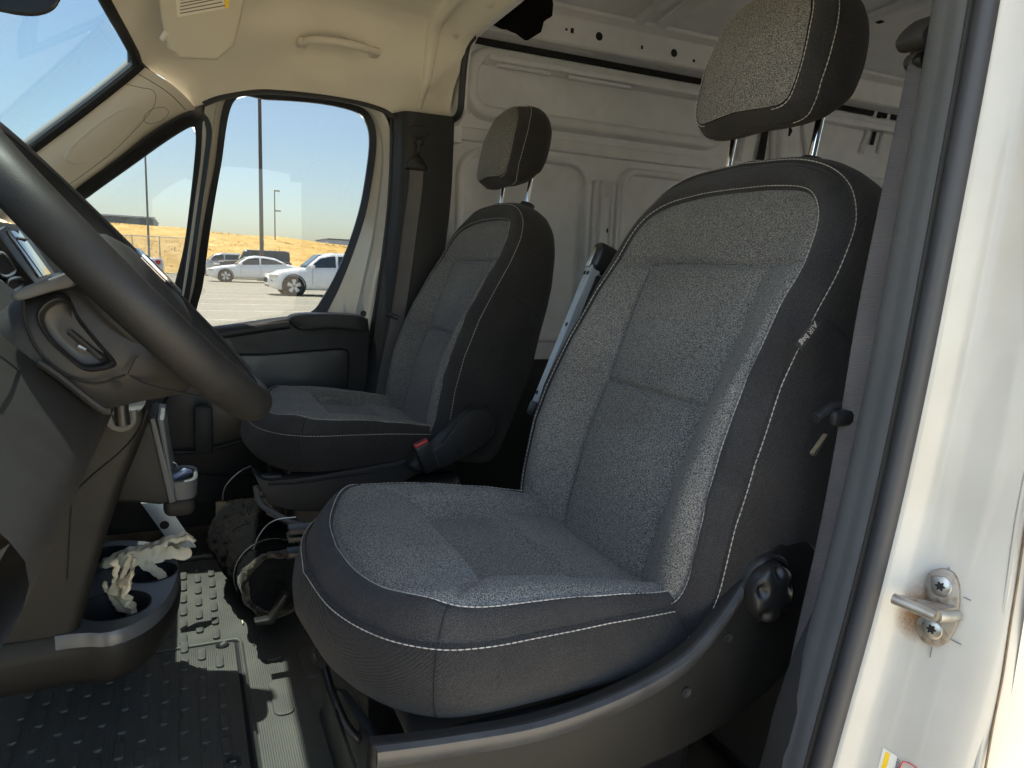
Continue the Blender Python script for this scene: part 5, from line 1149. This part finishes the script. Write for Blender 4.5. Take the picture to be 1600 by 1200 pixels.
# fence beyond the quarter window
fe = root('chain_link_fence', 'wire fence with thin posts and top rail in front of the dry grass bank', 'fence', (4, -50, GZ))
M['galv'] = mat('galvanised', (.55, .56, .52), .45, metal=.4)
for i in range(9):
    x = 9.6-1.55*i
    if x < -.9: break
    MB().tube([(x, -50, GZ), (x, -50, GZ+2.45)], .035, 8).build('post', M['galv'], fe)
for z in (2.42, .12): MB().tube([(10.5, -50, GZ+z), (-.2, -50, GZ+z)], .028, 8).build('rail', M['galv'], fe)
mb = MB()
for i in range(120):
    x = 10.4-i*.09
    for dx in (1.15, -1.15):
        a, b = (x, -50.02, GZ+.12), (x+dx, -50.02, GZ+2.4)
        if -.2 < b[0] < 10.6: mb.tube([a, b], .006, 3, caps=False)
mb.build('mesh_wire', M['galv'], fe, smooth=False, kind='stuff')
# far buildings
def building(name, label, pxs, Yb, depth, wallm, trimm, nb):
    a = at(*pxs[0], Y=Yb); b = at(*pxs[1], Y=Yb); r = root(name, label, 'building', ((a[0]+b[0])/2, Yb, GZ)); x0, x1 = sorted((a[0], b[0])); zt = a[2]
    MB().box(((x0+x1)/2, Yb-depth/2, (GZ+zt)/2), (x1-x0, depth, zt-GZ)).build('wall', wallm, r, smooth=False); MB().rbox(((x0+x1)/2, Yb-depth/2, zt+.12), (x1-x0+.4, depth+.4, .35), .05).build('roof_edge', trimm, r)
    for i in range(nb):
        x = x0+(x1-x0)*(i+.5)/nb; MB().box((x, Yb+.03, GZ+.62*(zt-GZ)), ((x1-x0)/nb*.5, .08, (zt-GZ)*.22)).build('window', M['screen'], r, smooth=False)
M['bld'] = mat('warehouse_grey', (.20, .21, .21), .8, noise=(.4, .1)); M['bld2'] = mat('pale_cladding', (.55, .56, .58), .7)
building('warehouse', 'long low dark grey warehouse on the skyline behind the fence', [(120, 334), (240, 345)], -170, 30, M['bld'], M['bld2'], 6)
building('shed', 'small pale block building on the skyline at the right of the far window', [(513, 374), (560, 378)], -200, 20, M['bld2'], M['bld'], 3)
# ---- cars
M['carwhite'] = mat('white_car_paint', (.88, .88, .88), .25, coat=.8); M['carblack'] = mat('black_car_paint', (.012, .012, .014), .25, coat=.8); M['carsilver'] = mat('silver_car_paint', (.55, .56, .56), .3, metal=.3, coat=.6)
M['cargrey'] = mat('grey_car_paint', (.13, .14, .15), .3, metal=.3, coat=.6); M['carglass'] = mat('dark_car_glass', (.03, .04, .045), .06, spec=.8); M['tyre'] = mat('tyre_rubber', (.018, .018, .018), .8); M['lamp'] = mat('headlamp', (.75, .72, .62), .15); M['tail'] = mat('tail_lamp', (.45, .02, .02), .25)
SED = dict(L=4.8, W=.91, top=[(0, .60), (.02, .68), (.10, .80), (.20, .88), (.28, .93), (.315, 1.0), (.42, 1.36), (.50, 1.44), (.60, 1.44), (.72, 1.36), (.84, 1.10), (.90, 1.06), (.98, 1.0), (1, .88)], belt=[(0, .58), (.10, .76), (.28, .89), (.5, .93), (.85, 1.02), (1, .86)], wl=(.195, .785), r=.335, cab=(.30, .86), pil=(.56,))
SUV = dict(L=4.7, W=.93, top=[(0, .66), (.02, .78), (.10, .93), (.24, 1.02), (.285, 1.07), (.39, 1.50), (.48, 1.60), (.70, 1.61), (.88, 1.54), (.965, 1.20), (1, .95)], belt=[(0, .62), (.10, .86), (.27, 1.0), (.5, 1.04), (.9, 1.10), (1, .92)], wl=(.19, .79), r=.365, cab=(.275, .95), pil=(.52, .76))
BOX = dict(L=4.6, W=.93, top=[(0, .80), (.015, 1.05), (.10, 1.12), (.29, 1.16), (.32, 1.20), (.385, 1.78), (.42, 1.84), (.93, 1.84), (.97, 1.78), (1, 1.10)], belt=[(0, .75), (.10, 1.05), (.3, 1.13), (.95, 1.16), (1, 1.05)], wl=(.17, .80), r=.41, cab=(.31, .985), pil=(.54, .78))
PIC = dict(L=5.6, W=.97, top=[(0, .75), (.015, .98), (.10, 1.08), (.24, 1.15), (.27, 1.20), (.35, 1.74), (.40, 1.82), (.58, 1.82), (.61, 1.75), (.635, 1.19), (.65, 1.17), (.99, 1.17), (1, 1.0)], belt=[(0, .72), (.10, 1.0), (.27, 1.12), (.99, 1.15), (1, 1.0)], wl=(.17, .78), r=.40, cab=(.26, .64), pil=(.47,))
def car(name, label, x_front, y, kind, paint, group='cars parked outside'):
    K = kind; L_, Wd = K['L'], K['W']; r = root(name, label, 'car', (x_front-L_/2, y, GZ), group)
    tp = lambda f: float(np.interp(f, *zip(*K['top']))); bl = lambda f: float(np.interp(f, *zip(*K['belt']))); hw = lambda f: Wd*float(np.interp(f, [0, .02, .1, .3, .8, .96, 1], [.70, .80, .94, 1, 1, .92, .80]))
    pos = lambda f, yy, z: (x_front-f*L_, y+yy, GZ+z); fs = np.unique(np.concatenate([np.linspace(0, 1, 44), [p[0] for p in K['top']]])); G = []
    for f in fs:
        w_, b_, t_ = hw(f), bl(f), tp(f); bt = float(np.interp(f, [0, .06, .94, 1], [.38, .22, .24, .42])); deck = min(t_, b_+.05) if not (K['cab'][0] < f < K['cab'][1]) else b_+.03
        half = [(0, bt), (w_*.86, bt), (w_*.97, bt+.10), (w_, bt+.25), (w_, b_-.16), (w_*.965, b_-.02), (w_*.90, (b_+deck)/2+.015), (w_*.6, deck), (0, deck+.01)]
        h = A(half); full = np.vstack([h, (h*A([-1, 1]))[-2:0:-1]]); G.append([pos(f, a, b) for a, b in full])
    bd_ = MB().grid(np.array(G), cv=True); n_ = len(G[0]); bd_.f.append(tuple(range(n_))); bd_.f.append(tuple((len(G)-1)*n_+i for i in range(n_))[::-1]); body = bd_.build('body', paint, r, sharp=45)
    c0_, c1_ = K['cab']; G = []
    for f in [q for q in fs if c0_ <= q <= c1_]:
        w_, b_, t_ = hw(f), bl(f), max(tp(f), bl(f)+.04); wr = w_*.95-.30*(t_-b_)*.75; h = A([(w_*.945, b_-.03), (wr+.03, t_-.09 if t_-b_ > .15 else t_-.02), (wr-.03, t_-.02), (wr*.6, t_), (0, t_+.015)]); full = np.vstack([h, (h*A([-1, 1]))[-2::-1]]); G.append([pos(f, a, b) for a, b in full])
    cb_ = MB().grid(np.array(G)).build('cabin', paint, r, sharp=45)
    # side windows between pillars, windscreen and rear glass
    gl = [f for f in np.linspace(c0_+.012, c1_-.012, 60) if tp(f)-bl(f) > .14]; cuts = [gl[0]]+list(K['pil'])+[gl[-1]]
    for sg in (1, -1):
        for a_, b_ in zip(cuts[:-1], cuts[1:]):
            ff = np.linspace(a_+.010, b_-.010, 14); lo, hi = [], []
            for f in ff:
                w_, b0, t_ = hw(f), bl(f), tp(f); wr = w_*.95-.30*(t_-b0)*.75; z0, z1 = b0+.035, max(b0+.04, t_-.115)
                yl = lambda z: w_*.945+(wr+.03-w_*.945)*(z-b0+.03)/(t_-.09-b0+.03)+.012
                lo.append(pos(f, sg*yl(z0), z0)); hi.append(pos(f, sg*yl(z1), z1))
            MB().grid(np.array([lo, hi])).build('side_window', M['carglass'], cb_, smooth=False)
        for wf in K['wl']:
            c_ = A(pos(wf, sg*(Wd-.10), K['r'])); ax_ = A([0, sg*1., 0]); R_ = K['r']
            MB().lathe([(R_*1.16, .088), (R_*1.17, .104), (R_*1.06, .107), (R_*1.05, .05)], c_, ax_, 32).build('wheel_arch', M['plastic_blk'], body)
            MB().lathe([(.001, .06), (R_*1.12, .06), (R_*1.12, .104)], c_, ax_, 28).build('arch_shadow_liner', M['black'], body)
            ty_ = MB().lathe([(R_*.66, .10), (R_*.70, .125), (R_*.95, .125), (R_, .10), (R_, -.08)], c_, ax_, 32).build('wheel', M['tyre'], r)
            MB().lathe([(.001, .10), (R_*.64, .095), (R_*.68, .115)], c_, ax_, 28).build('rim', M['plastic_blk'], ty_)
            mb = MB()
            for i in range(5):
                a = 2*math.pi*i/5+.3; e1 = A([math.cos(a), 0, math.sin(a)]); e2 = A([-math.sin(a), 0, math.cos(a)]); o_ = ax_*.122; mb.add([c_+o_-e2*.03, c_+o_+e2*.03, c_+o_+e1*R_*.66+e2*.075, c_+o_+e1*R_*.66-e2*.075], [(0, 1, 2, 3)])
            mb.build('spokes', M['carsilver'], ty_, smooth=False)
        z_ = bl(.05)-.04; MB().rbox(pos(.045, sg*Wd*.78, z_), (.34, .22, .13), .04, 2).build('headlamp', M['lamp'], r); MB().rbox(pos(.972, sg*Wd*.80, bl(.97)-.12), (.18, .20, .16), .04, 2).build('tail_lamp', M['tail'], r)
        MB().rbox(pos(c0_+.055, sg*(Wd+.10), bl(c0_+.05)+.07), (.14, .20, .13), .04, 2).build('door_mirror', paint, r)
        for pf in (c0_+.05,)+K['pil']:
            if pf < .8: MB().box(pos(pf+.005, sg*(Wd+.0015), (bl(pf)+.25)/2+.08), (.010, .004, bl(pf)-.45)).build('door_gap', M['black'], body, smooth=False)
    for a_, b_ in ((K['cab'][0]+.02, None), ):
        ff = [f for f in fs if c0_ <= f <= .55 and tp(f)-bl(f) > .06 and tp(f) < max(t for _, t in K['top'])-.06]
        if len(ff) > 1: MB().grid(np.array([[pos(f, s*(hw(f)*.95-.30*(tp(f)-bl(f))*.75)*.86, tp(f)+.025) for s in (-1, -.5, 0, .5, 1)] for f in ff])).build('windscreen', M['carglass'], cb_, smooth=False)
    MB().rbox(pos(.012, 0, .42), (.10, Wd*1.2, .22), .04).build('grille', M['plastic_blk'], r)
    return r
xf = lambda px, py, Y: at(px, py, Y=Y)[0]
car('parked_car', 'white saloon parked nose left in the middle of the far door window', xf(322, 430, -40.5), -40.5, SED, M['carwhite'])
car('parked_car', 'nearest white car, dark wheel arches, cut off by the far window frame', xf(415, 450, -26.5), -26.5, SUV, M['carwhite'])
car('parked_car', 'black boxy off-roader parked behind the white saloon at the pole', xf(333, 405, -47), -47, BOX, M['carblack'])
car('parked_car', 'dark grey car showing only its windscreen and bonnet between the two white cars', xf(462, 410, -47), -47, SED, M['cargrey'])
car('parked_car', 'silver car mostly hidden behind the frame left of the white saloon', xf(290, 410, -53), -53, SUV, M['carsilver'])
car('parked_car', 'silver pickup seen through the small quarter window', xf(150, 430, -27)+3.5, -27, PIC, M['carsilver'])

# ------------------------------------------------------------------ the driver's door stands open ahead of the doorway, outside the picture
dd = copy_tree(door); tag(dd, 'open driver door swung out ahead of the doorway, outside the picture', 'door', kind='thing'); door['kind'] = 'thing'
hg = Matrix.Translation((.93, 1.0, 0)); dd.matrix_world = hg@Matrix.Rotation(math.radians(-76), 4, 'Z')@hg.inverted()@Matrix.Diagonal((1, -1, 1, 1))@Matrix.Translation(door.location)
